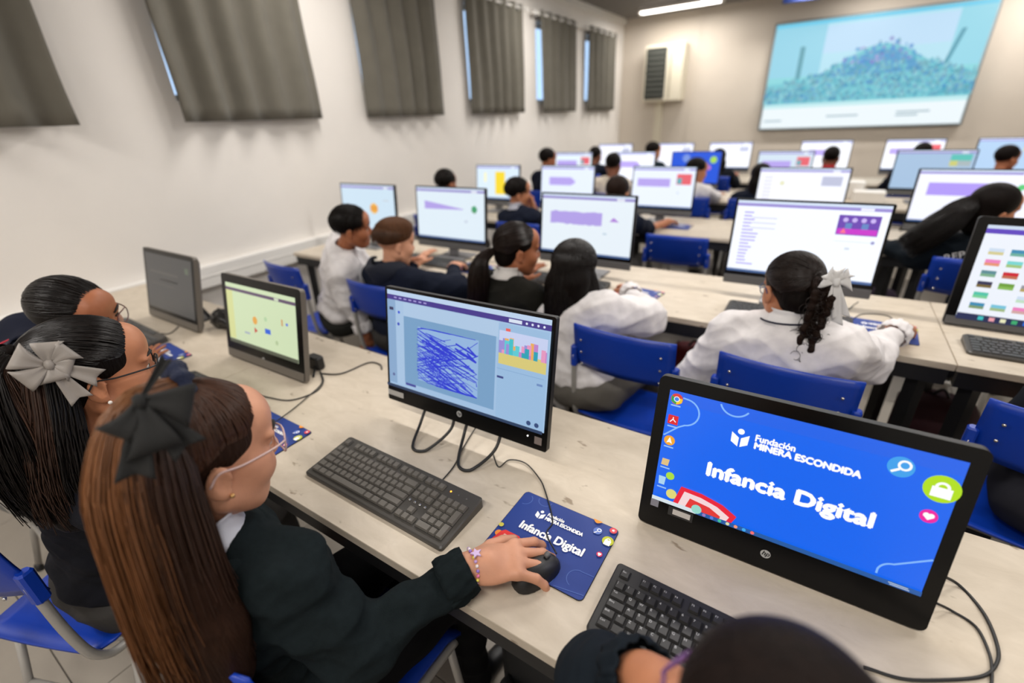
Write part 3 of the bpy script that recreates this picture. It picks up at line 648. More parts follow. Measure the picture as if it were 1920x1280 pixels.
def art_center(A):
    asp = A.w / A.h; rnd = random.Random(11); A.rect(0, 0, 1, 1, rgb(160, 190, 222)); A.rect(0, .045, 1, .095, rgb(66, 52, 136)); A.rect(0, 0, 1, .045, rgb(186, 208, 234))
    for i in range(7): A.rect(.05 + i * .035, .062, .07 + i * .035, .076, rgb(160, 150, 210))
    A.rect(.78, .055, .85, .085, rgb(214, 224, 240))
    for i in range(4): A.disc(.875 + i * .03, .07, .006, rgb(222, 228, 245), 10)
    A.rect(0, .095, .06, .97, rgb(136, 168, 204)); A.rect(.06, .095, .12, .97, rgb(166, 194, 224)); A.rect(.015, .17, .045, .20, rgb(50, 50, 90)); A.disc(.085, .21, .008, rgb(50, 80, 210)); A.disc(.08, .33, .009, rgb(60, 80, 190)); A.disc(.035, .88, .009, rgb(90, 100, 150))
    A.rect(.12, .10, .73, .235, rgb(172, 198, 226)); A.rect(.12, .235, .715, .93, rgb(118, 158, 196)); A.rect(.125, .93, .20, .955, rgb(70, 70, 150)); A.rect(.22, .31, .615, .86, rgb(146, 180, 220))
    for i in range(92):
        y = .31 + .53 * rnd.random(); x0 = .22 + .1 * rnd.random() * (i % 3); ln = .12 + .28 * rnd.random(); sl = rnd.choice([-.45, .55, .8, .45, 1.1, -.7, .3]); P = []
        for k in range(5):
            u = min(.615, x0 + ln * k / 4); v = min(.86, max(.31, y + sl * ln * k / 4 + .006 * rnd.uniform(-1, 1))); P.append((u, v))
        if P[0][0] < P[-1][0] - .02: A.line([p for i_, p in enumerate(P) if i_ == 0 or p[0] > P[i_ - 1][0] + 1e-4], rnd.uniform(.0022, .0055), rgb(44, 58, 206))
    for i in range(14):
        u = .25 + .33 * rnd.random(); v = .37 + .12 * rnd.random(); A.line([(u, v), (min(.612, u + .12), v + .07)], .010, rgb(44, 58, 206))
    A.rect(.735, .10, 1, .97, rgb(152, 186, 220)); A.rect(.74, .16, .995, .34, rgb(196, 206, 238)); A.rect(.74, .34, .995, .46, rgb(214, 200, 120)); A.rect(.775, .135, .80, .16, rgb(232, 96, 90))
    for i in range(34):
        u = .74 + .24 * rnd.random(); hgt = .03 + .12 * rnd.random(); A.rect(u, .36 - hgt, min(.995, u + .022), .36, rgb(*rnd.choice([(60, 190, 200), (226, 150, 190), (150, 140, 210), (40, 160, 180), (232, 170, 90), (190, 130, 200), (90, 200, 210)])))
    A.rect(.735, .50, .99, .505, rgb(130, 165, 205)); A.rect(.738, .57, .775, .59, rgb(60, 70, 130)); A.rect(.955, .55, .985, .57, rgb(110, 140, 190)); A.disc(.925, .93, .012, rgb(52, 74, 120)); A.disc(.968, .93, .012, rgb(52, 74, 120))
    A.rect(0, .97, 1, 1, rgb(40, 60, 92))
CW = .525
t_, p_ = stand_pc(-.957, .768, 'slim all-in-one on wire feet with a blue scribble on its screen', art_center, CW, .336, .06, 10, 1.0, 'wire', False)
CEN = t_
for (u, v, w_, h_, c) in ((.06, .93, .030, .008, (170, 168, 164)), (.955, .925, .010, .010, (120, 110, 105))):
    q = Art(1, 1, 'XZ', .0001); q.rect(-w_, 1 - h_, w_, 1 + h_, rgb(*c)); q.build('sticker', M_print, p_, (-CW / 2 + u * CW, -.0014, (1 - v) * .336))
q = MB(); q.lathe([(.002, 0), (.002, .001)], 8); q.build('power_light', mat('white_led', (1, 1, 1), .4, emit=1.5), p_, False, (.40 * CW, -.001, .03), (math.pi / 2, 0, 0))

def art_list(A):
    A.rect(0, 0, 1, 1, rgb(206, 222, 182)); A.rect(0, .07, 1, .12, rgb(96, 76, 104)); A.rect(0, .12, .10, .93, rgb(212, 216, 150)); A.rect(.72, .075, .78, .115, rgb(206, 216, 190)); A.disc(.42, .52, .035, rgb(228, 166, 74)); A.disc(.42, .68, .03, rgb(196, 52, 50), 3); A.rect(.56, .60, .64, .68, rgb(50, 100, 214))
    A.rect(.80, .38, .82, .48, rgb(206, 150, 90)); A.rect(.86, .42, .89, .46, rgb(90, 120, 214)); A.disc(.58, .45, .02, rgb(176, 206, 160)); A.disc(.72, .78, .02, rgb(176, 196, 150)); A.rect(.25, .75, .33, .78, rgb(160, 170, 190)); A.rect(0, .94, 1, 1, rgb(84, 88, 72))
CHIN = mat('warm_grey_plastic', rgb(104, 98, 90), .45)
easel_pc(-1.588, .742, .8, 'all-in-one computer with grey chin and a pale green screen of small icons', art_list, .475, .322, 12, (.06, .095, .94, .80), CHIN, M_gloss, CHIN)
def art_off(A):
    A.rect(0, 0, 1, 1, rgb(62, 62, 62)); A.rect(.1, .3, .7, .34, rgb(80, 78, 74)); A.rect(.1, .52, .62, .55, rgb(74, 72, 69)); A.rect(.86, .14, .93, .24, rgb(86, 96, 80))
easel_pc(-2.405, .79, .0, 'all-in-one computer with a dim grey screen beside the window wall', art_off, .478, .326, 14, (.04, .06, .96, .84), CHIN, M_gloss, CHIN)

def scratch(A, v, bg=(226, 236, 247)):
    A.rect(0, 0, 1, 1, rgb(*bg)); A.rect(0, 0, 1, .035, rgb(206, 220, 240)); A.rect(0, .035, 1, .075, rgb(150, 138, 206)); A.rect(.82, .038, .90, .072, rgb(230, 232, 245)); A.rect(0, .965, 1, 1, rgb(70, 100, 150))
    if v == 'sun':
        A.disc(.62, .5, .07, rgb(240, 186, 90), 10); A.rect(.55, .44, .69, .56, rgb(232, 160, 60)); A.rect(.8, .3, .9, .33, rgb(200, 212, 224))
    elif v == 'tree':
        A.poly([(.12, .42), (.70, .40), (.70, .385), (.12, .26)], LAV); A.disc(.86, .38, .045, rgb(60, 160, 110), 5); A.rect(.855, .38, .865, .46, rgb(90, 130, 70)); A.rect(.72, .6, .76, .64, rgb(196, 206, 224))
    elif v == 'wave':
        rnd = random.Random(2); P = [(.10 + .58 * i / 24, .27 + .02 * rnd.random()) for i in range(25)]; Q = [(.10 + .58 * i / 24, .48 + .02 * rnd.random()) for i in range(25)]; A.poly(Q + P[::-1], LAV); A.poly([(.76, .41), (.86, .41), (.82, .36), (.80, .34)], rgb(178, 130, 220)); A.rect(.70, .6, .74, .63, rgb(190, 210, 225))
    elif v == 'code':
        rnd = random.Random(4)
        for i in range(16): y = .15 + .048 * i; A.rect(.06, y, .06 + .05 + .08 * rnd.random(), y + .02, rgb(170, 160, 226))
        for i in range(3): A.rect(.12, .22 + .07 * i, .25 + .06 * rnd.random(), .235 + .07 * i, rgb(206, 206, 232))
        A.rect(.70, .13, .955, .38, rgb(104, 66, 172)); A.rect(.705, .30, .95, .37, rgb(196, 50, 196))
        for i in range(4): A.disc(.745 + .055 * i, .19, .016, rgb(196, 176, 236))
        for i in range(2): A.rect(.75 + .1 * i, .23, .79 + .1 * i, .30, rgb(96, 130, 190))
        A.poly([(.725, .36), (.765, .36), (.745, .29)], rgb(240, 110, 140)); A.rect(.70, .46, .95, .465, rgb(200, 206, 230)); A.rect(.78, .54, .81, .57, rgb(206, 214, 226)); A.disc(.94, .46, .012, rgb(150, 150, 196))
    elif v == 'bars':
        A.rect(.45, .18, .68, .86, rgb(242, 212, 40)); A.rect(.18, .2, .24, .5, rgb(244, 240, 190)); A.rect(.68, .6, .78, .86, rgb(242, 212, 40))
    elif v == 'purple':
        A.rect(.16, .30, .58, .52, LAV); A.poly([(.58, .52), (.66, .45), (.66, .40), (.58, .30)], LAV)
    elif v == 'red':
        A.rect(.08, .28, .62, .48, LAV); A.rect(.72, .16, .95, .42, rgb(226, 96, 108)); A.rect(.73, .26, .80, .40, rgb(90, 170, 180)); A.rect(.74, .6, .78, .64, rgb(206, 216, 230))
    elif v == 'list':
        for i in range(8): A.rect(.06, .18 + .08 * i, .16, .21 + .08 * i, rgb(214, 212, 240))
        A.disc(.28, .32, .03, rgb(226, 226, 190)); A.rect(.72, .16, .94, .36, rgb(186, 190, 214))
    elif v == 'violet':
        A.rect(.10, .24, .66, .48, rgb(172, 150, 240)); A.poly([(.66, .48), (.76, .36), (.70, .24), (.66, .24)], rgb(172, 150, 240)); A.disc(.84, .30, .03, rgb(90, 200, 120))
    elif v == 'blue':
        A.rect(0, 0, 1, 1, rgb(14, 84, 222)); A.disc(.86, .25, .07, rgb(170, 222, 80)); A.disc(.3, .2, .08, rgb(120, 150, 226)); A.disc(.62, .35, .05, rgb(90, 130, 230)); A.disc(.78, .5, .05, rgb(200, 120, 200))
    elif v == 'teal':
        A.rect(0, .075, 1, 1, rgb(168, 196, 226)); A.rect(.70, .10, .96, .26, rgb(90, 196, 186)); A.rect(.70, .26, .80, .40, rgb(206, 206, 120)); A.rect(.80, .26, .96, .40, rgb(170, 186, 190))
    elif v == 'thumb':
        A.rect(0, .035, 1, .085, rgb(92, 64, 190)); A.rect(.30, .12, .40, .18, rgb(238, 60, 90)); A.rect(.44, .12, .54, .18, rgb(110, 90, 200)); rnd = random.Random(8)
        pc = [(206, 222, 240), (60, 140, 180), (120, 196, 220), (236, 130, 190), (120, 214, 210), (110, 140, 130), (90, 140, 150), (206, 30, 50), (30, 206, 110), (50, 50, 84), (110, 160, 60), (150, 150, 160), (80, 196, 170), (160, 190, 206)]
        for i in range(6):
            for j in range(8):
                if (i, j) in ((2, 2), (4, 1), (3, 6)): continue
                c = pc[(i * 3 + j) % 14]; u, vv = .05 + .115 * j, .23 + .115 * i; A.rect(u, vv, u + .08, vv + .035, rgb(*c)); A.rect(u, vv + .035, u + .08, vv + .065, rgb(*[min(255, int(x * .6 + y)) for x, y in zip(c, rnd.choice([(90, 70, 0), (70, 90, 50), (90, 60, 60)]))]))
        A.rect(0, .93, 1, 1, rgb(36, 44, 84))
        for i, c in enumerate([(60, 190, 190), (236, 160, 170), (230, 230, 190), (60, 170, 110), (40, 110, 220), (226, 60, 60), (170, 190, 150)]): A.rect(.12 + .06 * i, .945, .15 + .06 * i, .985, rgb(*c))
M_glow2 = glow_mat('screen_glow_bright', 1.1); M_glow3 = glow_mat('screen_glow_brighter', 1.25)
def S(v, bg=(226, 236, 247)): return lambda A: scratch(A, v, bg)
y2, y3, y4, y5 = 2.235, 3.73, 5.21, 6.70
stand_pc(-2.94, y2, 'all-in-one computer with an orange sun drawing on its pale blue screen', S('sun', (206, 228, 244)), .55, .35)
stand_pc(-2.20, y2, 'all-in-one computer with a violet wedge and small green tree on screen', S('tree', (224, 238, 248)), .555, .352)
stand_pc(-1.272, y2, 'all-in-one computer with a wide ragged lilac band on its white screen', S('wave', (232, 242, 250)), .53, .345)
stand_pc(-.305, y2 + .02, 'all-in-one computer with lines of code and a purple stage picture', S('code', (240, 245, 254)), .56, .35, glow=M_glow2)
t_, p_ = easel_pc(.775, y2 + .01, -2, 'black all-in-one computer showing rows of small picture thumbnails', S('thumb', (238, 243, 252)), .56, .40, 8, (.055, .07, .945, .93), M_grey)
stand_pc(-2.82, y3, 'all-in-one computer with tall yellow bars on its screen', S('bars', (214, 232, 246)), .49, .335, glow=M_glow2)
stand_pc(-2.11, y3, 'all-in-one computer with a lilac arrow block above the ragged-band screen', S('purple', (226, 236, 252)), .51, .335, glow=M_glow2)
stand_pc(-1.28, y3, 'all-in-one computer with a lilac bar and red picture on screen', S('red', (230, 238, 252)), .485, .335, glow=M_glow2)
stand_pc(-.385, y3, 'all-in-one computer with a faint list and grey preview on screen', S('list', (244, 246, 255)), .53, .335, glow=M_glow2)
stand_pc(.47, y3, 'all-in-one computer with a bold violet arrow beside the lettered-jacket student', S('violet', (240, 242, 255)), .56, .335, glow=M_glow2)
stand_pc(-2.76, y4, 'all-in-one computer with a pale screen beside the dark-jacketed student', S('red', (226, 240, 250)), .49, .335, glow=M_glow2)
stand_pc(-2.02, y4, 'all-in-one computer with a white screen behind the cream-shirted student', S('purple', (238, 242, 255)), .47, .335, glow=M_glow3)
stand_pc(-1.38, y4, 'all-in-one computer showing a saturated blue desktop with round badges', S('blue'), .49, .335, glow=M_glow)
stand_pc(-.57, y4, 'all-in-one computer with a pale grey screen behind the faint-list screen', S('red', (206, 222, 236)), .46, .335, glow=M_glow2)
stand_pc(.475, y4, 'all-in-one computer with a dull blue screen and teal picture', S('teal'), .51, .335, glow=M_glow)
for xl, v, n_ in ((-2.82, 'list', 'glowing white screen nearest the curtains in the row by the display wall'), (-2.0, 'list', 'glowing white screen behind the student facing sideways near the wall cabinet'), (-1.31, 'list', 'glowing white screen in front of the student in the blue-screen background'), (-.30, 'purple', 'glowing white screen in front of the student with a red collar'), (.49, 'red', 'glowing white screen with a dark red picture by the display wall'), (1.23, 'teal', 'glowing pale blue screen in front of the student turned sideways')):
    stand_pc(xl, y5, 'all-in-one computer, ' + n_, S(v, (246, 248, 255)), .50, .335, glow=M_glow3)

# ------------------------------------------------------------------ cords and small things on the desks
def cord(pts, lab, r=.0018, m=None):
    q = MB(); q.tube(smooth_path(pts, 8), r, 6); return tag(q.build('cord', m or M_black, None, True), lab, 'cord', 'black computer cords')
P = lambda x, y, z=DZ + .003: tuple(px(x, y, z))
cord([P(822, 908), P(850, 875), P(868, 840), P(885, 812), P(893, 800, DZ + .01)], 'thin black cord from the tall-key keyboard to the wire-foot computer')
cord([P(600, 700), P(640, 700), P(690, 680), P(712, 683), P(716, 692)], 'black cord curling beside the green-screen computer', .0025)
cord([P(600, 695), P(606, 715), P(590, 735), P(545, 750), P(505, 745), P(478, 738)], 'black cord sweeping from the green-screen computer to the hidden keyboard', .0022)
cord([P(1760, 1075, DZ + .03), P(1800, 1098), P(1845, 1150), P(1870, 1210), P(1868, 1245), P(1840, 1268), P(1760, 1275), P(1690, 1272), P(1620, 1250)], 'long black cord looping beside the Infancia Digital computer', .0026)
cord([P(1755, 1130, DZ + .02), P(1785, 1145), P(1830, 1175), P(1855, 1225), P(1860, 1262), P(1858, 1300)], 'second black cord crossing the loop beside the Infancia Digital computer', .0022)
cord([P(300, 625), P(318, 625), P(335, 612)], 'short black cord behind the dark keyboard by the dim screen', .002)
cord([P(1570, 575), P(1590, 580), P(1600, 572), P(1610, 566, DZ + .02)], 'thin cord beside the white bow of the braid student', .002)
# cable bundle / power brick shapes
def lumpy(name, c, r, lab, cat, m, seed, n=14):
    q = MB(); rnd = np.random.RandomState(seed); G = []
    for i in range(n + 1):
        th = math.pi * i / n; row = []
        for j in range(2 * n + 1):
            ph = 2 * math.pi * (j % (2 * n)) / (2 * n); k = 1 + .13 * math.sin(3 * ph + seed) * math.sin(2 * th) + .09 * math.sin(7 * ph + 4 * th) + .06 * math.sin(11 * th + 3 * ph)
            row.append((c[0] + r[0] * k * math.sin(th) * math.cos(ph), c[1] + r[1] * k * math.sin(th) * math.sin(ph), max(c[2] - r[2] * .95, c[2] - r[2] * k * math.cos(th))))
        G.append(row)
    q.sheet(G); return tag(q.build(name, m, None, True), lab, cat)
lumpy('crumpled_bag', (-2.13, .90, DZ + .040), (.085, .05, .042), 'crumpled black plastic bag behind the dim-screen computer', 'bag', mat('black_film', rgb(24, 23, 22), .25), 2)
t = thing('power_adapter', 'black power adapter standing behind the green-screen computer', 'adapter', tuple(px(594, 690, DZ))); q = MB(); q.box(-.03, -.015, 0, .03, .02, .05, .006); q.build('case', M_black, t); q = MB(); q.tube([(0, 0, .02), (.03, -.03, .01), (.05, -.05, .004)], .004, 6); q.build('strain_relief', M_black, t)
# backpacks under the desks
def backpack(x, y, rz, lab, m):
    t = thing('backpack', lab, 'backpack', (x, y, 0), math.radians(rz)); q = MB(); q.box(-.14, -.08, 0, .14, .08, .36, .05); q.build('body', m, t, True)
    q = MB(); q.box(-.11, -.12, .03, .11, -.078, .2, .03); q.build('front_pocket', m, t, True)
    for s in (-1, 1):
        q = MB(); q.tube(smooth_path([(s * .07, .075, .34), (s * .08, .13, .25), (s * .08, .11, .1), (s * .09, .075, .04)], 5), .012, 6); q.build('strap', M_dgrey, t, True)
    q = MB(); q.tube(smooth_path([(-.03, 0, .355), (0, 0, .39), (.03, 0, .355)], 5), .006, 6); q.build('grab_loop', M_dgrey, t, True)
M_red = mat('red_nylon', rgb(120, 24, 30), .7, bump=.1, bscale=200)
backpack(-.42, 2.44, 20, 'dark red backpack on the floor under the desk beside the long-haired student', M_red)
backpack(.62, 2.42, -10, 'dark backpack on the floor under the desk by the turned blue chair', mat('maroon_nylon', rgb(58, 20, 30), .7))
M_bag = mat('black_nylon', rgb(14, 14, 15), .8, bump=.1, bscale=200)  # for the two black bags added to fill the dark area under the front desk
backpack(-.36, .66, 4, 'added black backpack filling the dark area below the Infancia Digital mouse mat', M_bag)
backpack(-.06, .66, -5, 'added black backpack filling the dark area below the flat keyboard', M_bag)
backpack(.45, 3.9, 0, 'dark purple backpack under the desk of the lettered-jacket student', mat('purple_nylon', rgb(52, 26, 60), .7))
# pale boxes on the desk between rows
for (x, y, w, d, h, lab) in ((.36, 5.2, .22, .16, .09, 'pale box on the desk beside the dull blue screen'), (.24, 5.34, .16, .12, .15, 'taller pale box behind the low box by the dull blue screen')):
    t = thing('carton', lab, 'box', (x, y, DZ)); q = MB(); q.box(-w / 2, -d / 2, 0, w / 2, d / 2, h * .8, .004); q.build('body', M_white, t); q = MB(); q.box(-w / 2 - .004, -d / 2 - .004, h * .78, w / 2 + .004, d / 2 + .004, h, .004); q.build('lid', M_white, t)
# ------------------------------------------------------------------ smooth-union solids meshed with sparse surface nets
def nrm(v): v = np.array(v, float); return v / (np.linalg.norm(v) + 1e-12)
def rc(a, b, r1, r2=None, k=.02): return ('c', np.array(a, float), np.array(b, float), r1, r1 if r2 is None else r2, k)
def el(c, r, R=None, k=.02): return ('e', np.array(c, float), np.array(r, float) if not np.isscalar(r) else np.full(3, r), np.eye(3) if R is None else R, k)
def pl(c, n, k=.006): return ('p', np.array(c, float), nrm(n), 0, k)          # half space on the side of n
def ev(p, P):
    if p[0] == 'c':
        ab = p[2] - p[1]; q = P - p[1]; t = np.clip((q @ ab) / (ab @ ab + 1e-12), 0, 1)
        return np.sqrt(((q - t[..., None] * ab) ** 2).sum(-1)) - (p[3] + t * (p[4] - p[3]))
    if p[0] == 'e':
        q = (P - p[1]) @ p[3]; k0 = np.sqrt(((q / p[2]) ** 2).sum(-1)); k1 = np.sqrt(((q / p[2] ** 2) ** 2).sum(-1)); return k0 * (k0 - 1) / np.maximum(k1, 1e-9)
    return -((P - p[1]) @ p[2])
def smin(a, b, k):
    h = np.maximum(k - np.abs(a - b), 0) / k; return np.minimum(a, b) - h * h * k * .25
def smesh(prims, res, subs=()):
    B = 8; lo = np.full(3, 1e9); hi = -lo
    for p in prims:
        if p[0] == 'c': lo = np.minimum(lo, np.minimum(p[1] - p[3], p[2] - p[4])); hi = np.maximum(hi, np.maximum(p[1] + p[3], p[2] + p[4]))
        elif p[0] == 'e': m = p[2].max(); lo = np.minimum(lo, p[1] - m); hi = np.maximum(hi, p[1] + m)
    bs = B * res; lo = lo - bs * 1.5; nb = np.ceil((hi - lo) / bs).astype(int) + 2
    I = np.stack(np.meshgrid(*[np.arange(n) for n in nb], indexing='ij'), -1).reshape(-1, 3); ctr = lo + (I + .5) * bs
    dc = np.stack([ev(p, ctr) for p in prims]); dm = dc.min(0); half = bs * .87
    act = (dm < half * 1.3 + .012) & (dm > -(half * 1.5 + .03))
    if subs: ds = np.stack([ev(p, ctr) for p in subs]); act = (dm < half * 1.3 + .012) & ((dm > -(half * 1.5 + .03)) | (np.abs(ds).min(0) < half * 1.5 + .02))
    I = I[act]; dc = dc[:, act]; dm = dm[act]; K = len(I); n1 = B + 1
    g = np.stack(np.meshgrid(*[np.arange(n1)] * 3, indexing='ij'), -1).reshape(-1, 3)
    P = (lo + (I[:, None, :] * B + g[None]) * res); D = np.full((K, n1 ** 3), 1.0)
    for i, p in enumerate(prims):
        m = dc[i] < dm + 2 * half + p[-1] * 1.2
        if m.any(): D[m] = smin(D[m], ev(p, P[m]), p[-1])
    for p in subs: d = -ev(p, P); D = -smin(-D, -d, p[-1])
    D = D.reshape(K, n1, n1, n1)
    C = np.stack([D[:, a:a + B, b_:b_ + B, c:c + B] for a in (0, 1) for b_ in (0, 1) for c in (0, 1)], -1)   # idx = a*4+b*2+c
    ins = C < 0; mixed = ins.any(-1) & ~ins.all(-1); ki, ii, jj, ll = np.nonzero(mixed); Cv = C[ki, ii, jj, ll]
    off = np.array([(a, b_, c) for a in (0, 1) for b_ in (0, 1) for c in (0, 1)], float); acc = np.zeros((len(Cv), 3)); cnt = np.zeros(len(Cv))
    for a in range(8):
        for b_ in range(a + 1, 8):
            if np.abs(off[a] - off[b_]).sum() != 1: continue
            m = (Cv[:, a] < 0) != (Cv[:, b_] < 0); t = Cv[m, a] / (Cv[m, a] - Cv[m, b_]); acc[m] += off[a] + t[:, None] * (off[b_] - off[a]); cnt[m] += 1
    cell = I[ki] * B + np.stack([ii, jj, ll], -1); V = lo + (cell + acc / cnt[:, None]) * res
    dim = nb * B + 2; key = (cell[:, 0] * dim[1] + cell[:, 1]) * dim[2] + cell[:, 2]; o = np.argsort(key); key = key[o]; V = V[o]; cell = cell[o]; Cv = Cv[o]
    st = [dim[1] * dim[2], dim[2], 1]; F = []
    def find(kk):
        p_ = np.searchsorted(key, kk); p_ = np.minimum(p_, len(key) - 1); return np.where(key[p_] == kk, p_, -1)
    for ax, nbr in ((0, 4), (1, 2), (2, 1)):
        u, w = [(1, 2), (2, 0), (0, 1)][ax]; a0 = Cv[:, 0] < 0; a1 = Cv[:, nbr] < 0; m = a0 != a1; idx = np.nonzero(m)[0]
        q = np.stack([idx, find(key[idx] - st[u]), find(key[idx] - st[u] - st[w]), find(key[idx] - st[w])], -1); ok = (q >= 0).all(1); q = q[ok]; fl = a0[idx][ok]
        q[~fl] = q[~fl][:, ::-1]; F.append(q)
    return V, np.concatenate(F)
def vnormals(V, F):
    n = np.cross(V[F[:, 2]] - V[F[:, 0]], V[F[:, 3]] - V[F[:, 1]]); N = np.zeros_like(V)
    for k in range(4): np.add.at(N, F[:, k], n)
    return N / (np.linalg.norm(N, axis=1)[:, None] + 1e-12)
def relax(V, F, it=1, f=.5):
    for _ in range(it):
        A = np.zeros_like(V); c = np.zeros(len(V))
        for a, b_ in ((0, 1), (1, 2), (2, 3), (3, 0)):
            np.add.at(A, F[:, a], V[F[:, b_]]); np.add.at(A, F[:, b_], V[F[:, a]]); np.add.at(c, F[:, a], 1); np.add.at(c, F[:, b_], 1)
        V = V + f * (A / np.maximum(c, 1)[:, None] - V)
    return V
def np_mesh(name, V, F, m, parent, O, cols=None, smooth=True):
    V = V - O; k = F.shape[1]; me = bpy.data.meshes.new(name); me.vertices.add(len(V)); me.vertices.foreach_set('co', V.astype(np.float32).ravel())
    me.loops.add(F.size); me.loops.foreach_set('vertex_index', F.astype(np.int32).ravel()); me.polygons.add(len(F)); me.polygons.foreach_set('loop_start', np.arange(0, F.size, k, dtype=np.int32))
    me.update(calc_edges=True); me.validate(); me.materials.append(m)
    if cols is not None:
        ca = me.color_attributes.new('col', 'FLOAT_COLOR', 'POINT'); ca.data.foreach_set('color', np.concatenate([cols, np.ones((len(cols), 1))], 1).astype(np.float32).ravel())
    if smooth: me.shade_smooth()
    return link(me, name, parent)
def rot_zxy(yaw, pitch, roll):
    return np.array(Matrix.Rotation(math.radians(yaw), 3, 'Z') @ Matrix.Rotation(-math.radians(pitch), 3, 'X') @ Matrix.Rotation(math.radians(roll), 3, 'Y'))
def ik(S_, W__, l1, l2, pole):
    d = W__ - S_; L_ = np.linalg.norm(d); 
    if L_ > (l1 + l2) * .995: l1, l2 = l1 * L_ / ((l1 + l2) * .99), l2 * L_ / ((l1 + l2) * .99)
    a = (l1 * l1 - l2 * l2 + L_ * L_) / (2 * L_); h = math.sqrt(max(l1 * l1 - a * a, 0)); u = d / L_; p = np.array(pole, float); p = p - u * (p @ u); return S_ + u * a + nrm(p) * h
def wrinkle(V, N, amp, fr, seed, F=None):
    x, y, z = (V * fr).T; s = seed
    w1 = np.sin(1.9 * z + 1.3 * np.sin(1.1 * x + s) + .9 * np.sin(.8 * y + 2 * s)); w2 = np.sin(1.4 * x - 1.7 * z + 1.2 * np.sin(1.3 * y + s)); w3 = np.sin(2.6 * y + 1.1 * z + 1.5 * np.sin(1.7 * x - s))
    return V + N * (amp * (.5 * (1 - np.abs(w1)) * 1.4 + .35 * w2 + .3 * w3 - .35))[:, None]

# ------------------------------------------------------------------ heads, hands, hair
def head_prims(c, R, s):
    W = lambda x, y, z: c + R @ (s * np.array([x, y, z])); E = lambda p, r, k=.02, Q=None: el(W(*p), s * np.array(r), R if Q is None else R @ Q, s * k)
    A = [E((0, -.012, .035), (.073, .092, .078)), E((0, .026, -.03), (.060, .060, .072), .03), E((0, .048, -.076), (.036, .034, .034), .03), rc(W(0, .066, -.098), W(0, .07, -.094), .016 * s, None, .022 * s), E((0, .066, .045), (.052, .03, .04), .03)]
    for sx in (-1, 1):
        A += [E((sx * .036, .052, -.034), (.026, .034, .030), .025), E((sx * .030, .078, .018), (.026, .011, .008), .012), rc(W(sx * .052, .0, -.06), W(sx * .03, .05, -.092), .018 * s, .014 * s, .03 * s)]
    for sx in (-1, 1): A.append(E((sx * .031, .0765, .0048), (.0145, .0135, .0095), .006))
    A += [rc(W(0, .084, .008), W(0, .102, -.026), .0075 * s, .0105 * s, .012 * s), E((0, .098, -.034), (.014, .011, .008), .008), E((-.011, .092, -.034), (.007, .008, .007), .006), E((.011, .092, -.034), (.007, .008, .007), .006)]
    A += [E((0, .085, -.060), (.021, .009, .0062), .006), E((0, .083, -.071), (.017, .0095, .0066), .005)]
    for sx in (-1, 1):
        Q = np.array(Matrix.Rotation(sx * math.radians(-22), 3, 'Z') @ Matrix.Rotation(math.radians(-12), 3, 'X'))
        A.append(E((sx * .078, -.012, -.014), (.0075, .017, .027), .008, Q)); A.append(E((sx * .076, -.004, -.036), (.006, .009, .011), .008))
    Sb = []
    for sx in (-1, 1):
        Sb.append(el(W(sx * .031, .098, -.003), s * np.array((.015, .015, .007)), R, .008 * s)); Sb.append(el(W(sx * .088, -.008, -.014), s * np.array((.007, .010, .017)), R, .004 * s))
    Sb.append(el(W(0, .099, -.0655), s * np.array((.019, .010, .0012)), R, .002 * s))
    return A, Sb, W
POSE = {'mouse': [(20, 26, 20)] * 4, 'flat': [(8, 12, 10)] * 4, 'curl': [(45, 55, 35)] * 4, 'type': [(22, 35, 25)] * 4}
def hand_prims(w, f, u, side, s=.82, pose='mouse', spread=1.0, thumb=1.0):
    f = nrm(f); u = nrm(u - f * (np.array(u) @ f)); l = np.cross(f, u) * side; P = lambda x, y, z: w + s * (x * l + y * f + z * u); Rm = np.stack([l, f, u], 1)
    A = [el(P(0, .045, -.001), s * np.array((.038, .055, .0155)), Rm, .012), rc(P(-.026, .086, .001), P(.028, .078, -.001), .0125 * s, .011 * s, .012), rc(P(0, -.02, 0), P(0, .03, 0), .025 * s, .028 * s, .015)]
    kn = [(-.028, .088), (-.009, .092), (.0105, .088), (.029, .078)]; ln = [(.042, .026, .021), (.046, .029, .022), (.042, .027, .021), (.033, .021, .019)]; sp = [-9, -2, 5, 13]
    for (x, y), L_, a0, bd in zip(kn, ln, sp, POSE[pose]):
        p = np.array([x, y, 0.001]); pit = 0; r0 = .0092; a0 = math.radians(a0 * spread)
        for k in range(3):
            pit += math.radians(bd[k]); d = np.array([math.sin(a0) * math.cos(pit), math.cos(a0) * math.cos(pit), -math.sin(pit)]); q = p + d * L_[k]; A.append(rc(P(*p), P(*q), r0 * s, (r0 - .0009) * s, .0035)); p = q; r0 -= .0009
    T = [(-.024, .018, -.006), (-.046, .046, -.014), (-.056 * thumb, .072, -.020), (-.058 * thumb, .094, -.024)]; rr = [.014, .0115, .0098, .0082]
    for k in range(3): A.append(rc(P(*T[k]), P(*T[k + 1]), rr[k] * s, rr[k + 1] * s, .008 if k == 0 else .004))
    return A
def hairmat(): return mat('hair', (1, 1, 1), .5, attr='col', noise=.25, nscale=60, bump=.35, bscale=140, stretch=(1.6, 1.6, .22), spec=.08)
M_hair = hairmat(); M_strand = mat('hair_strand', (1, 1, 1), .36, attr='col', spec=.3)
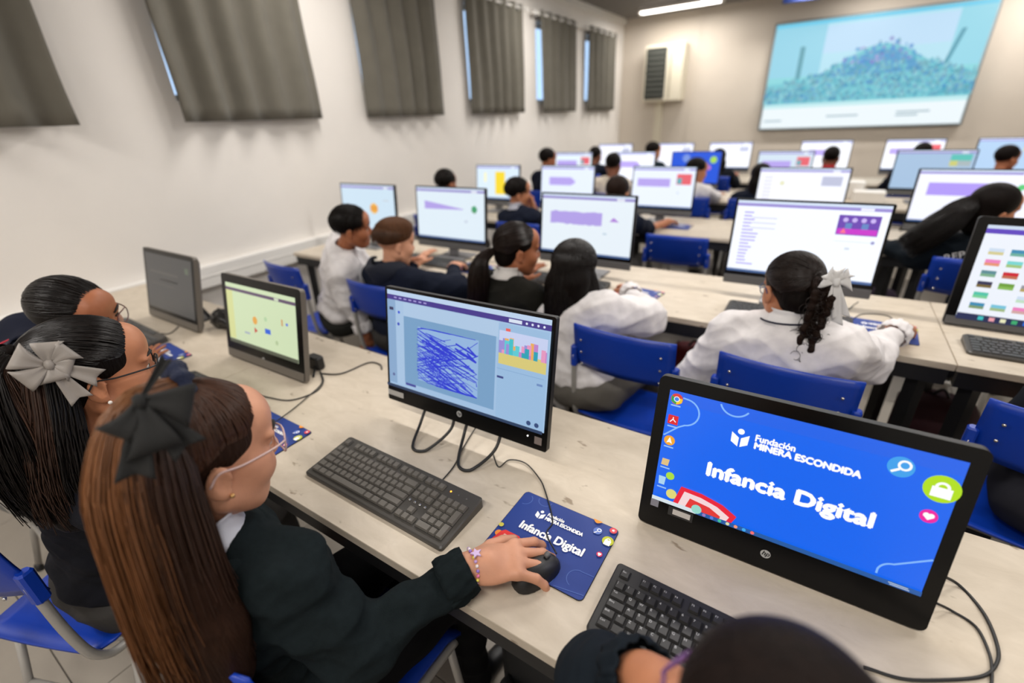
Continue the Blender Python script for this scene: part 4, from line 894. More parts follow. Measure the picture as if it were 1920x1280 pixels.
def strands(name, parent, O, Pth, r0, r1, cols):
    Pth = np.asarray(Pth); n, L_, _ = Pth.shape; T = np.gradient(Pth, axis=1); T /= np.linalg.norm(T, axis=2)[..., None] + 1e-12
    ref = np.array([.3, .5, .81]); U_ = np.cross(T, ref); U_ /= np.linalg.norm(U_, axis=2)[..., None] + 1e-9; Wv = np.cross(T, U_); rad = (r0 + (r1 - r0) * np.linspace(0, 1, L_) ** 1.5)[None, :, None]
    V = np.stack([Pth + rad * (math.cos(a) * U_ + math.sin(a) * Wv) for a in (0, 2.094, 4.189)], 2).reshape(-1, 3)
    base = (np.arange(n)[:, None] * L_ + np.arange(L_ - 1)[None]).reshape(-1) * 3; F = np.concatenate([np.stack([base + k, base + (k + 1) % 3, base + 3 + (k + 1) % 3, base + 3 + k], 1) for k in range(3)])
    C_ = np.repeat(np.asarray(cols), L_ * 3, axis=0) if np.ndim(cols) == 2 else np.repeat(np.asarray(cols).reshape(-1, 3), 3, axis=0)
    o = np_mesh(name, V, F, M_strand, parent, O, C_); o['kind'] = 'stuff'; return o
CAPC = np.array([0, -.012, .035])
def on_cap(d, r, W, f=1.0): return W(*(CAPC + np.array(r) * nrm(d) * f))
def slerp(a, b_, t):
    a = nrm(a); b_ = nrm(b_); o = math.acos(max(-1, min(1, a @ b_))); return a if o < 1e-4 else (math.sin((1 - t) * o) * a + math.sin(t * o) * b_) / math.sin(o)
def vary(rnd, col, v=.35): k = 1 + v * (rnd.random_sample() - .5) * 2; return np.array(col) * k
def hairline(a):
    """a in -1..1 runs from the left nape over the forehead to the right nape; unit-space direction"""
    pts = [(0, (0, .89, .40)), (.22, (.45, .80, .34)), (.40, (.86, .50, .05)), (.52, (.98, .16, .06)), (.64, (.96, -.22, -.35)), (.80, (.70, -.55, -.72)), (1.0, (.05, -.72, -.85))]
    s = 1 if a >= 0 else -1; a = abs(a)
    for i in range(len(pts) - 1):
        if a <= pts[i + 1][0]:
            t = (a - pts[i][0]) / (pts[i + 1][0] - pts[i][0]); d = np.array(pts[i][1]) * (1 - t) + np.array(pts[i + 1][1]) * t; return nrm(d * np.array([s, 1, 1]))
    return nrm(np.array(pts[-1][1]) * np.array([s, 1, 1]))
def pulled_strands(W, r, tie, n, rnd, col, L_=12, lo=-1, hi=1):
    P, C_ = [], []
    for i in range(n):
        d0 = hairline(lo + (hi - lo) * rnd.random_sample()); dt = nrm(np.array(tie) + rnd.normal(0, .05, 3)); j = 1.012 + .02 * rnd.random_sample(); wv = rnd.normal(0, .02, 3); P.append([on_cap(slerp(d0, dt, t) + wv * math.sin(3.1 * t), r, W, j if t > .06 else .985) for t in np.linspace(0, 1, L_)]); C_.append(vary(rnd, col))
    return np.array(P), np.array(C_)
def tail_strands(pts, wid, n, rnd, colf, L_=16, curl=0.0, flat=(1, 1), axis=None):
    """bundle that follows the smooth path pts; wid(t) is its half width"""
    G = np.array(smooth_path(pts, 10)); tt = np.linspace(0, 1, len(G)); ts = np.linspace(0, 1, L_); Cn = np.stack([np.interp(ts, tt, G[:, k]) for k in range(3)], 1)
    T = np.gradient(Cn, axis=0); T /= np.linalg.norm(T, axis=1)[:, None]; a = nrm(axis if axis is not None else (1, 0, 0)); Ux = a - T * (T @ a)[:, None]; Ux /= np.linalg.norm(Ux, axis=1)[:, None]; Uy = np.cross(T, Ux); P, C_ = [], []
    for i in range(n):
        an = rnd.random_sample() * 2 * math.pi; rr = math.sqrt(rnd.random_sample()) if rnd.random_sample() < .4 else .8 + .22 * rnd.random_sample(); ph = rnd.random_sample() * 6.3; e = .72 + .28 * rnd.random_sample(); wd_ = np.array([wid(t * e) for t in ts]); ox = rr * math.cos(an) * flat[0]; oy = rr * math.sin(an) * flat[1]; cc = np.stack([np.interp(ts * e, ts, Cn[:, k]) for k in range(3)], 1); UX = np.stack([np.interp(ts * e, ts, Ux[:, k]) for k in range(3)], 1); UY = np.stack([np.interp(ts * e, ts, Uy[:, k]) for k in range(3)], 1)
        wob = .006 * np.sin(4 * ts + ph) * ts + curl * np.sin(16 * ts + ph) * ts
        P.append(cc + UX * (wd_ * ox + wob)[:, None] + UY * (wd_ * oy + .7 * wob * np.cos(ph))[:, None]); C_.append(vary(rnd, colf(ox, oy)))
    return np.array(P), np.array(C_)
def bow(name, parent, O, c, R, m, size, loops, tails, knot=True):
    """loops: list of (angle, length, width); tails: list of (angle, length, width); built in the local XZ plane of R, facing local -Y"""
    t = link(None, name, parent) if False else None; MBk = MB(); c = np.array(c, float)
    def tr(p): return c + R @ (size * np.array(p)) - O
    MBk.lathe([(.001, -.02), (.012, -.015), (.015, 0), (.012, .015), (.001, .02)], 10); MBk.v = [tuple(tr((p[0] * 9, p[1] * 9 - .06, p[2] * 9))) for p in MBk.v]; root = MBk.build(name, m, parent, True)
    for (an, ln, wd_) in loops:
        a = math.radians(an); ex = np.array([math.cos(a), 0, math.sin(a)]); ez = np.array([-math.sin(a), 0, math.cos(a)]); G = []
        for i in range(19):
            tt = i / 18; r_ = ln * math.sin(math.pi * tt) ** .8; dep = -.34 * math.sin(2 * math.pi * tt) * ln * .6; row = []
            for j in range(6):
                v = (j / 5 - .5) * wd_ * (.22 + .9 * math.sin(math.pi * tt)); row.append(tr(ex * r_ + ez * (v + .03 * math.sin(9 * tt)) + np.array([0, dep - .04 + .05 * math.cos(2.2 * j) * (1 - math.sin(math.pi * tt)), 0])))
            G.append(row)
        q = MB(); q.sheet(G, .0012); q.build('loop', m, root, True)
    for (an, ln, wd_) in tails:
        a = math.radians(an); ex = np.array([math.cos(a), 0, math.sin(a)]); ez = np.array([-math.sin(a), 0, math.cos(a)]); G = []
        for i in range(12):
            tt = i / 11; row = []
            for j in range(7):
                u = j / 6 - .5; e = tt * ln - (.10 * ln * (1 - abs(2 * u)) if i == 11 else 0); row.append(tr(ex * e + ez * u * wd_ * (.3 + .7 * tt) + np.array([0, .03 * math.sin(5 * tt + an) + .05 * math.cos(7 * u) * (.4 + tt * .4), 0])))
            G.append(row)
        q = MB(); q.sheet(G, .0012); q.build('tail', m, root, True)
    return root

M_skin = mat('skin', (1, 1, 1), .5, attr='col', noise=.05, nscale=40, bump=.04, bscale=260, spec=.4)
M_skin.node_tree.nodes['Principled BSDF'].inputs['Subsurface Weight'].default_value = .0
M_eye = mat('eye_white', rgb(226, 220, 212), .2); M_iris = mat('iris', rgb(38, 22, 14), .15); M_lens = mat('spectacle_lens', (.9, .95, 1), .03); M_lens.node_tree.nodes['Principled BSDF'].inputs['Alpha'].default_value = .12
SK = {'light': rgb(205, 148, 118), 'tan': rgb(184, 122, 88), 'brown': rgb(160, 98, 66), 'deep': rgb(126, 76, 54)}
BLK = np.array(rgb(17, 12, 10)); DBR = np.array(rgb(32, 21, 16)); MBR = np.array(rgb(78, 50, 31))
def glasses(parent, O, W, R, s, col, rx=.025, rz=.019, lens=True, name='glasses', y=.104, arm_col=None):
    m = mat('frame_%s' % '_'.join('%d' % int(c * 999) for c in col), col, .3); q = MB(); root = None
    for sx in (-1, 1):
        ring = [W(sx * .032 + rx * math.copysign(abs(math.cos(a)) ** .75, math.cos(a)), y - .008 * abs(math.cos(a)) * (1 if math.cos(a) * sx > 0 else 0), -.003 + rz * math.copysign(abs(math.sin(a)) ** .75, math.sin(a))) - O for a in np.linspace(0, 2 * math.pi, 21)[:-1]]; q.tube(ring, .0016 * s, 6, closed=True)
        if sx == -1: left = ring
    q.tube([W(-.009, y + .002, .002) - O, W(0, y + .004, .005) - O, W(.009, y + .002, .002) - O], .0016, 6); root = q.build(name, m, parent, True)
    for sx in (-1, 1):
        q = MB(); q.tube(smooth_path([W(sx * (.032 + rx), y - .008, .004) - O, W(sx * .070, y - .03, .004) - O, W(sx * .083, .02, .004) - O, W(sx * .085, -.012, .006) - O, W(sx * .084, -.026, -.012) - O], 5), .0017, 6); q.build('temple', m, root, True)
        if lens:
            q = MB(); q.add([W(sx * .032 + rx * .97 * math.cos(a), y - .002, -.003 + rz * .97 * math.sin(a)) - O for a in np.linspace(0, 2 * math.pi, 17)[:-1]], [list(range(16))]); q.build('lens', M_lens, root)
    return root

def person(label, head, rot=(0, 0, 0), pel=None, byaw=0.0, neck=None, skin='tan', res=.006, s=.94, group='seated students', handR=None, handL=None, poleR=(.4, -.3, -1), poleL=(-.4, -.3, -1), top=None, infl=.014, topmat=None, bottom=None, hair='short', hcol=BLK, eyes=True, collar=None, cloth_wr=(.006, 22), sleeve=1.0, legs=True, seed=1, hres=None, shw=.145, kneeY=.36, shR=None, shL=None, fuzz=0, cuff=False, sleeve_cut=0.0, smoothc=1):
    c = np.array(head, float); R = rot_zxy(*rot); A, Sb, W = head_prims(c, R, s); rnd = np.random.RandomState(seed)
    pel = np.array(pel if pel is not None else (c[0], c[1] - .06, .53), float); by = math.radians(byaw); ri = np.array([math.cos(by), math.sin(by), 0]); fw = np.array([-math.sin(by), math.cos(by), 0])
    N = np.array(neck, float) if neck is not None else c + np.array([0, 0, -.128]) * s / .94 - fw * .03; up = nrm(N - pel); ri = nrm(ri - up * (ri @ up)); fwd = np.cross(up, ri); Rb = np.stack([ri, fwd, up], 1)
    O = np.array([pel[0], pel[1], 0.0]); t = thing('person', label, 'person', O, 0, group)
    sh = {1: np.array(shR) if shR else N + ri * shw - up * .055, -1: np.array(shL) if shL else N - ri * shw - up * .055}; arms = {}
    hd = {1: handR or dict(w=pel + fw * .26 + ri * .12 + np.array([0, 0, .07])), -1: handL or dict(w=pel + fw * .26 - ri * .12 + np.array([0, 0, .07]))}
    for sd, pole in ((1, poleR), (-1, poleL)):
        w = np.array(hd[sd]['w'], float); e = np.array(hd[sd]['e'], float) if 'e' in hd[sd] else ik(sh[sd], w, .235, .205, ri * pole[0] + fw * pole[1] + np.array([0, 0, pole[2]])); arms[sd] = (sh[sd], e, w)
    wa = pel + (N - pel) * .36; ch = pel + (N - pel) * .70
    def torso(i): return [el(pel, (.125 + i, .098 + i, .095 + i), Rb, .05), el(wa, (.108 + i, .083 + i, .115), Rb, .05), el(ch, (.126 + i, .088 + i, .13 + i), Rb, .05), rc(sh[-1] + ri * .03, sh[1] - ri * .03, .048 + i, None, .04), rc(N - up * .01, sh[1] + up * .005, .034 + i, .04 + i, .03), rc(N - up * .01, sh[-1] + up * .005, .034 + i, .04 + i, .03)]
    def arm(sd, i, j):
        a, e, w = arms[sd]; return [rc(a, e, .043 + i, .036 + i, .03), rc(e, w, .035 + i, .024 + j, .025)]
    hips = {sd: pel + ri * sd * .08 - up * .02 for sd in (1, -1)}; knee = {}; ank = {}
    for sd in (1, -1):
        k_ = hips[sd] + fw * kneeY + ri * sd * .03; k_[2] = .50; knee[sd] = k_; a_ = k_ + fw * (.02 if sd > 0 else -.06); a_[2] = .075; ank[sd] = a_
    def leg(i): return [p for sd in (1, -1) for p in (rc(hips[sd], knee[sd], .072 + i, .052 + i, .03), rc(knee[sd], ank[sd], .049 + i, .034 + i, .02))]
    B_ = A + [rc(W(0, -.018, -.055), N - up * .02, .043 * s, .047, .02)] + torso(-.012) + [p for sd in (1, -1) for p in arm(sd, -.008, 0.0)] + (leg(-.01) if legs else [])
    for sd in (1, -1):
        a, e, w = arms[sd]; H = hd[sd]; f = np.array(H.get('f', nrm(w - e))); u = np.array(H.get('u', (0, 0, 1))); B_ += hand_prims(w, f, u, sd, H.get('s', .82), H.get('pose', 'mouse' if handR and sd == 1 else 'curl'), H.get('spread', 1.0), H.get('thumb', 1.0))
    V, F = smesh(B_, res, Sb); sk = np.array(SK[skin]); cols = np.tile(sk, (len(V), 1)); lp = (V - W(0, .092, -.0655)) @ R / s
    m = (np.abs(lp[:, 0]) < .021) & (np.abs(lp[:, 2]) < .0115) & (lp[:, 1] > -.012); cols[m] = sk * np.array([.86, .58, .56])
    np_mesh('body', V, F, M_skin, t, O, cols)
    if eyes:
        for sx in (-1, 1):
            q = MB(); G = []
            for (yy, rad, mi) in ((.0755, .0125, 0),):
                ce = W(sx * .031, yy, .0005); 
                for i in range(9):
                    th = math.pi * i / 8; G.append([tuple(ce + R @ (s * rad * np.array([math.sin(th) * math.cos(p), math.cos(th), math.sin(th) * math.sin(p)])) - O) for p in np.linspace(0, 2 * math.pi, 13)])
            q.sheet(G); q.m = [1 if (k // 12) < 2 else 0 for k in range(len(q.f))]; q.build('eye', [M_eye, M_iris], t, True)
            q = MB(); q.tube([W(sx * .012, .0965, .021) - O, W(sx * .026, .0955, .0265) - O, W(sx * .040, .0890, .0265) - O, W(sx * .052, .079, .021) - O], [.002, .0034, .003, .0012], 6); q.build('eyebrow', mat('brow_hair', tuple(BLK), .7), t, True)
    # clothes
    if top is not None:
        tm = topmat or mat('cloth_%02x%02x%02x' % tuple(int(x * 255) for x in top), top, .85, noise=.08, nscale=30, bump=.15, bscale=500, spec=.12)
        T_ = [el(pel + up * .05, (.124 + infl, .098 + infl, .075), Rb, .05)] + torso(infl)[1:] + [rc(N - up * .03, N + up * .012, .05 + infl * .4, .048, .02)]
        for sd in (1, -1):
            a, e, w = arms[sd]; ws = w - nrm(w - e) * (.012 + sleeve_cut + .9 * (.029 + infl * .3)); T_ += [rc(a, e, (.046 + infl) * sleeve, (.042 + infl) * sleeve, .03), rc(e, ws, (.042 + infl) * sleeve, .029 + infl * .3, .025)]
        sub = [rc(W(0, -.018, -.055), N + up * .01, .046 * s, .050, .004)]
        for sd in (1, -1):
            a, e, w = arms[sd]; d = nrm(w - e); ws = w - d * (.012 + sleeve_cut); sub.append(pl(ws + d * .004, d, .004)) if False else None
        V, F = smesh(T_, hres or res, sub); Nn = vnormals(V, F); V = wrinkle(V, Nn, cloth_wr[0], cloth_wr[1], seed); V = relax(V, F, smoothc, .4); V = wrinkle(V, vnormals(V, F), cloth_wr[0] * .26, cloth_wr[1] * 1.9, seed + 5); np_mesh('top', V, F, tm, t, O)
        if cuff:
            for sd in (1, -1):
                a, e, w = arms[sd]; d = nrm(w - e); x_ = nrm(np.cross(d, (0.1, .2, 1))); y_ = np.cross(d, x_); G = []
                for i in range(7):
                    v = i / 6; G.append([w + d * (-.055 + .055 * v) + (x_ * math.cos(a0) + y_ * math.sin(a0)) * ((.029 + infl * .3) * (1.24 - .10 * v + .10 * math.sin(math.pi * v)) + .0028 * math.sin(13 * a0 + 4 * v) + .002 * math.sin(7 * a0 - 6 * v)) - O for a0 in np.linspace(0, 2 * math.pi, 41)])
                q = MB(); q.sheet(G, .003); q.build('cuff', tm, t, True)
    if bottom is not None and legs:
        bm_ = mat('trouser_%02x%02x%02x' % tuple(int(x * 255) for x in bottom), bottom, .9, noise=.06, nscale=25, bump=.1, bscale=400, spec=.12)
        V, F = smesh([el(pel - up * .005, (.146, .122, .10), Rb, .04)] + leg(.016), max(res, .008)); V = wrinkle(V, vnormals(V, F), .006, 20, seed + 2); np_mesh('trousers', V, F, bm_, t, O)
        for sd in (1, -1):
            a = ank[sd]; V, F = smesh([rc(a + np.array([0, 0, -.035]) - fw * .02, a + fw * .12 + np.array([0, 0, -.05]), .034, .028, .02), rc(a + np.array([0, 0, -.02]), a + np.array([0, 0, .02]), .036, .036, .02)], .008, [pl((0, 0, 0.002), (0, 0, -1))]); np_mesh('shoe', V, F, M_black, t, O)
    if collar is not None:
        G = []; cm = mat('collar_%02x%02x%02x' % tuple(int(x * 255) for x in collar), collar, .8, bump=.1, bscale=400)
        nd = nrm(W(0, -.018, -.055) - N)
        for i in range(6):
            v = i / 5; row = []
            for j in range(33):
                a = 2 * math.pi * j / 32; rr = (.052 + .022 * (1 - v) ** 1.5 + .010 * (v > .95)); row.append(N + nd * (.014 + .050 * v - (.03 * max(0, math.cos(a - math.pi / 2)) ** 3)) + (ri * math.cos(a) + fwd * math.sin(a)) * rr - O)
            G.append(row)
        q = MB(); q.sheet(G, .003); q.build('collar', cm, t, True)
    # hair base
    hs = s; E = lambda p, r, k=.01: el(W(*p), hs * np.array(r), R, hs * k)
    cutface = [E((0, .120, -.020), (.073, .072, .081), .012)]
    ears = [E((sx * .088, -.006, -.018), (.024, .024, .036), .008) for sx in (-1, 1)]
    if hair == 'short':
        Hp = [E((0, -.014, .040), (.080, .100, .084))]; Hs = cutface + ears + [pl(W(0, 0, -.006), R @ np.array([0, .55, -1.0]), .012)]
    elif hair == 'fade':
        Hp = [E((0, -.010, .048), (.084, .102, .086)), E((0, .03, .09), (.06, .06, .035), .03)]; Hs = [E((0, .125, -.022), (.074, .072, .090), .012), pl(W(0, 0, .012), R @ np.array([0, .35, -1.0]), .008)]
    elif hair == 'pulled':
        Hp = [E((0, -.014, .036), (.0775, .0965, .082)), E((0, -.05, -.03), (.055, .05, .05), .02)]; Hs = cutface + ears + [pl(W(0, -.05, -.07), R @ np.array([0, .2, -1.0]), .008)]
    elif hair == 'long':
        Hp = [E((0, -.014, .040), (.083, .102, .085)), E((0, -.045, -.04), (.076, .062, .09), .03)]; Hs = [E((0, .120, -.034), (.062, .074, .086), .012)]
    elif hair == 'fringe':
        Hp = [E((0, -.010, .042), (.086, .110, .088)), E((0, .058, .052), (.064, .054, .052), .03), E((0, -.045, -.04), (.078, .062, .09), .03)]; Hs = [E((0, .142, -.062), (.060, .080, .082), .012)]
    elif hair == 'longdown':
        Hp = [E((0, -.014, .040), (.083, .102, .085)), E((0, -.04, -.04), (.085, .07, .09), .03)]; Hs = [E((0, .118, -.02), (.062, .074, .100), .012)]; b0 = W(0, -.05, -.06); Hp += [rc(b0 + ri * q_, b0 + ri * q_ * 1.2 - fw * .035 + np.array([0, 0, -.24]), .044, .034, .04) for q_ in (-.048, .0, .048)]
    V, F = smesh(Hp, min(res, .006), Hs); np_mesh('hair', V, F, M_hair, t, O, np.tile(np.array(hcol), (len(V), 1)))
    if fuzz:
        P_, C_ = [], []
        for i in range(fuzz):
            d = nrm(rnd.normal(0, 1, 3)); d[2] = abs(d[2]) * (1 if hair == 'fade' else rnd.uniform(-.25, 1.0))
            if d[1] > .78 and d[2] < .5: continue
            if d[2] < .35 + .55 * d[1] - (.55 if hair != 'fade' else .1): continue
            g = nrm(np.array([d[0] * .4, .9 if d[2] > .5 else -.1, -.25 - .9 * (d[2] < .45)])); g = g - d * (g @ d); P_.append([on_cap(d + g * .42 * u, np.array((.081, .101, .086)) * (1.04 if hair == 'fade' else 1.0), W, 1.0 + .05 * u + .015 * rnd.random_sample()) for u in np.linspace(0, 1, 6)]); C_.append(vary(rnd, hcol))
        strands('short_hair', t, O, np.array(P_), .0015, .0006, np.array(C_))
    return dict(t=t, O=O, W=W, R=R, c=c, s=s, ri=ri, fw=fw, N=N, up=up, rnd=rnd, arms=arms, ch=ch, Rb=Rb)
def pearl(p, sx=1, col=None, r=.004):
    q = MB(); q.lathe([(.0005, -r), (r * .7, -r * .7), (r, 0), (r * .7, r * .7), (.0005, r)], 10); W = p['W']; q.build('earring', col or mat('pearl', rgb(236, 230, 222), .2), p['t'], True, tuple(W(sx * .085, .001, -.043) - p['O']))
# ------------------------------------------------------------------ the students
FLEECE = mat('charcoal_fleece', rgb(25, 32, 34), .95, noise=.12, nscale=90, bump=.35, bscale=700, spec=.1)
NAVY = rgb(21, 26, 40); WHITE = rgb(226, 222, 222); CREAM = rgb(222, 210, 194); DARK = rgb(30, 30, 30); GREYT = rgb(58, 56, 54)
# -- the student in the foreground, black bow, hand on the mouse
hw = np.array((-.405, .432, DZ + .048)); hf = nrm((.67, .72, -.06))
p1 = person('student in charcoal fleece with long brown hair and a black bow, hand on the mouse', (-.700, .205, 1.098), (-4, 10, 0), (-.72, .20, .53), -6, (-.712, .160, .955), 'light', .0032, .98, handR=dict(w=hw, f=hf, u=(.05, -.05, 1), pose='mouse', s=1.07, spread=1.3, e=(-.515, .245, .735)), handL=dict(w=(-.88, .34, .60)), shR=(-.590, .212, .885), shL=(-.835, .205, .885),
            top=rgb(40, 46, 48), topmat=FLEECE, infl=.014, bottom=rgb(16, 16, 18), hair='pulled', hcol=np.array(rgb(44, 29, 22)), collar=rgb(214, 216, 226), cloth_wr=(.010, 26), sleeve=1.06, cuff=True, seed=3, hres=.0045, shw=.14)
W = p1['W']; O = p1['O']; rnd = p1['rnd']; CB = np.array(rgb(66, 42, 30)); LBW = np.array(rgb(150, 92, 46)); r_ = (.0775, .0965, .082); tie = (-.03, -.06, 1.0)
a, b_ = pulled_strands(W, r_, tie, 1100, rnd, CB * .9, 14); strands('swept_hair', p1['t'], O, a, .0012, .0010, b_)
TW = W(-.008, -.006, .108)
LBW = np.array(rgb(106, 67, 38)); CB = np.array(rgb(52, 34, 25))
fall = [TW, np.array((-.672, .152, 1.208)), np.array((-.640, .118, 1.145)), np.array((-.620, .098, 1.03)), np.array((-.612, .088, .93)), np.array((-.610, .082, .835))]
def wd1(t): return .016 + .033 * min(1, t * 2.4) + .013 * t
def colf(ox, oy):  # lighter brown towards the back: hair highlights plus light painted into the strands
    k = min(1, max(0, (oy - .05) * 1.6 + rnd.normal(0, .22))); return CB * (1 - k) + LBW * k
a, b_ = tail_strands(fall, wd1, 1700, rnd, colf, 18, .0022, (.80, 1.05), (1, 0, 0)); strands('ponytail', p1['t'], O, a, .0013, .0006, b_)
# lower back hair that hangs over the shoulder blades
low = [W(.02, -.080, .0), W(.040, -.086, -.06), W(.070, -.074, -.13), W(.090, -.055, -.22), W(.094, -.05, -.30)]
a, b_ = tail_strands(low, lambda t: .036 + .008 * t, 1300, rnd, lambda ox, oy: CB * .75, 16, .0012, (1.0, .95), (1, 0, 0)); strands('back_hair', p1['t'], O, a, .0014, .0008, b_)
V, F = smesh([rc(fall[i], fall[i + 1], .9 * wd1(i / 5) * .8, .9 * wd1((i + 1) / 5) * .8, .02) for i in range(1, 5)] + [rc(low[i] + p1['ri'] * q_, low[i + 1] + p1['ri'] * q_, .034, .034, .03) for i in range(4) for q_ in (-.025, .025)], .006); np_mesh('hair_core', V, F, M_hair, p1['t'], O, np.tile(CB * .7, (len(V), 1)))
# scrunchie
q = MB(); G = []
for i in range(41):
    a0 = 2 * math.pi * i / 40; row = []
    for j in range(13):
        b0 = 2 * math.pi * j / 12; k = 1 + .25 * math.sin(9 * a0) + .12 * math.sin(17 * a0 + b0); rr = .026 + .013 * k * math.cos(b0); row.append(TW + p1['R'] @ np.array([rr * math.cos(a0), -.008 + .012 * k * math.sin(b0), rr * math.sin(a0)]) - O)
    G.append(row)
q.sheet(G); q.build('scrunchie', mat('navy_velvet', rgb(11, 22, 50), .9, bump=.3, bscale=300, sheen=.05), p1['t'], True)
def to_cam(c, tilt=0.0):
    f_ = nrm(np.array(c) - CAM); r0 = nrm(np.cross(f_, (0, 0, 1))); return np.stack([r0, f_, np.cross(r0, f_)], 1) @ np.array(Matrix.Rotation(math.radians(tilt), 3, 'Y'))
bc0 = pxx(262, 752, -.600)
bow('bow', p1['t'], O, bc0, to_cam(bc0), mat('black_tulle', rgb(22, 22, 21), .85, bump=.3, bscale=900), .052, [(-28, .95, .9), (-95, 1.15, .9), (-140, .8, .6)], [(-72, 1.5, .75), (-112, 1.7, .7), (44, 1.1, .24)])
glasses(p1['t'], O, W, p1['R'], p1['s'], rgb(206, 176, 172), .027, .021)
q = MB(); q.lathe([(.0005, -.0035), (.003, -.002), (.0035, 0), (.003, .002), (.0005, .0035)], 10); q.build('earring', mat('gold_stud', rgb(214, 170, 110), .25, metal=.8), p1['t'], True, tuple(W(.085, .0, -.036) - O))
# fleece collar roll and bead bracelet
q = MB(); nd = p1['up']; q.tube([p1['N'] + nd * (-.006 - .03 * max(0, math.sin(a0))) + (p1['ri'] * math.cos(a0) * .086 + np.cross(nd, p1['ri']) * math.sin(a0) * .082) - O for a0 in np.linspace(0, 2 * math.pi, 33)[:-1]], .016, 10, closed=True); q.build('fleece_collar', FLEECE, p1['t'], True)
wr = hw + hf * .010; cr = np.cross(hf, (0, 0, 1)); cr = nrm(cr); upv = np.cross(cr, hf)
tb = thing('bead_bracelet', 'bead bracelet in lilac, yellow and pink on the mouse hand', 'bracelet', tuple(wr))
bc = [(196, 160, 214), (232, 214, 90), (226, 120, 170), (150, 120, 206), (240, 230, 230)]
for i in range(26):
    a0 = 2 * math.pi * i / 26; q = MB(); q.lathe([(.0006, -.003), (.0028, -.0016), (.0032, 0), (.0028, .0016), (.0006, .003)], 8); c_ = bc[i % 5]; q.build('bead', mat('bead_%d' % (i % 5), rgb(*c_), .3), tb, True, tuple(cr * .0345 * math.cos(a0) + upv * .0315 * math.sin(a0) + hf * (.004 * math.sin(2 * a0) - .004)))
q = MB(); q.prism([((.011 if i % 2 == 0 else .005) * math.cos(i * math.pi / 5), (.011 if i % 2 == 0 else .005) * math.sin(i * math.pi / 5)) for i in range(10)], -.0015, .0015); q.build('star_charm', mat('lilac_charm', rgb(206, 180, 222), .3), tb, False, tuple(upv * .0355 + hf * .002))
# -- grey bow
p2 = person('student in dark navy with a grey satin bow and black glasses', (-1.170, .222, 1.105), (-6, 8, 0), (-1.36, .12, .53), -4, (-1.195, .165, .965), 'tan', .005, .98, handR=dict(w=(-1.235, .40, DZ + .048), f=(.1, 1, -.1), pose='mouse', e=(-1.13, .26, .77)), handL=dict(w=(-1.42, .43, DZ + .045), pose='flat'), top=rgb(22, 23, 29), infl=.018, bottom=GREYT, hair='pulled', hcol=BLK, seed=5)
W = p2['W']; O = p2['O']; rnd = p2['rnd']; a, b_ = pulled_strands(W, r_, (0, -.86, .42), 800, rnd, BLK * 1.1, 12); strands('swept_hair', p2['t'], O, a, .0012, .001, b_)
tp = W(0, -.106, .072)
fall = [tp, tp + np.array([-.01, -.03, -.03]), tp + np.array([-.015, -.045, -.12]), tp + np.array([-.02, -.055, -.22]), tp + np.array([-.03, -.05, -.33])]
DB2 = np.array(rgb(60, 40, 30))
a, b_ = tail_strands(fall, lambda t: .02 + .062 * min(1, 1.8 * t), 1100, rnd, lambda ox, oy: BLK * 1.1 if oy > -.1 else DB2, 16, .004, (1.25, .7), (1, 0, 0)); strands('ponytail', p2['t'], O, a, .0015, .0008, b_)
V, F = smesh([rc(fall[i], fall[i + 1], .014 + .008 * i, .022 + .008 * i, .02) for i in range(4)] + [rc(W(q_, -.08, -.03), W(q_, -.11, -.24), .04, .04, .03) for q_ in (-.04, .04)], .008); np_mesh('hair_core', V, F, M_hair, p2['t'], O, np.tile(BLK, (len(V), 1)))
bc0 = pxx(92, 684, -1.105)
bow('bow', p2['t'], O, bc0, to_cam(bc0), mat('grey_satin', rgb(140, 133, 126), .5, sheen=.05), .056, [(25, .70, .75), (75, .72, .7), (140, .85, .75), (200, .80, .75), (265, .55, .7), (325, .55, .7)], [(-42, 1.35, .62), (-78, 1.45, .62)])
lw2 = [W(.02, -.075, .01), W(.045, -.085, -.07), W(.055, -.095, -.17), W(.055, -.09, -.27)]
a, b_ = tail_strands(lw2, lambda t: .042 + .014 * t, 800, rnd, lambda ox, oy: BLK if oy < .2 else DB2 * .7, 14, .005, (1.1, 1.0)); strands('back_hair', p2['t'], O, a, .0015, .0008, b_)
V, F = smesh([rc(lw2[i], lw2[i + 1], .036, .038, .03) for i in range(3)], .008); np_mesh('hair_core', V, F, M_hair, p2['t'], O, np.tile(BLK, (len(V), 1)))
glasses(p2['t'], O, W, p2['R'], p2['s'], rgb(24, 24, 26), .026, .02); pearl(p2)
# -- navy polo, leaning over
p3 = person('student in navy polo with thin glasses leaning low over the desk', (-1.665, .340, 1.092), (-55, 14, 14), (-2.06, .14, .53), -10, (-1.79, .235, .985), 'brown', .006, .96, handR=dict(w=(-1.86, .46, DZ + .045), pose='flat'), handL=dict(w=(-2.16, .44, DZ + .045), pose='flat'), top=rgb(26, 29, 42), infl=.016, bottom=rgb(120, 120, 118), hair='pulled', hcol=BLK, seed=7, collar=rgb(30, 32, 46))
W = p3['W']; O = p3['O']; rnd = p3['rnd']; a, b_ = pulled_strands(W, r_, (0, -.95, -.1), 400, rnd, BLK * 1.1, 12); strands('swept_hair', p3['t'], O, a, .0014, .0012, b_)
glasses(p3['t'], O, W, p3['R'], p3['s'], rgb(90, 40, 40), .026, .02); pearl(p3)
q = MB(); q.tube([p3['N'] + p3['up'] * .0 + (p3['ri'] * math.cos(a0) * .080 + np.cross(p3['up'], p3['ri']) * math.sin(a0) * .076) - O for a0 in np.linspace(0, 2 * math.pi, 25)[:-1]], .0035, 6, closed=True); q.build('red_collar_stripe', mat('red_stripe', rgb(176, 40, 56), .8), p3['t'], True)
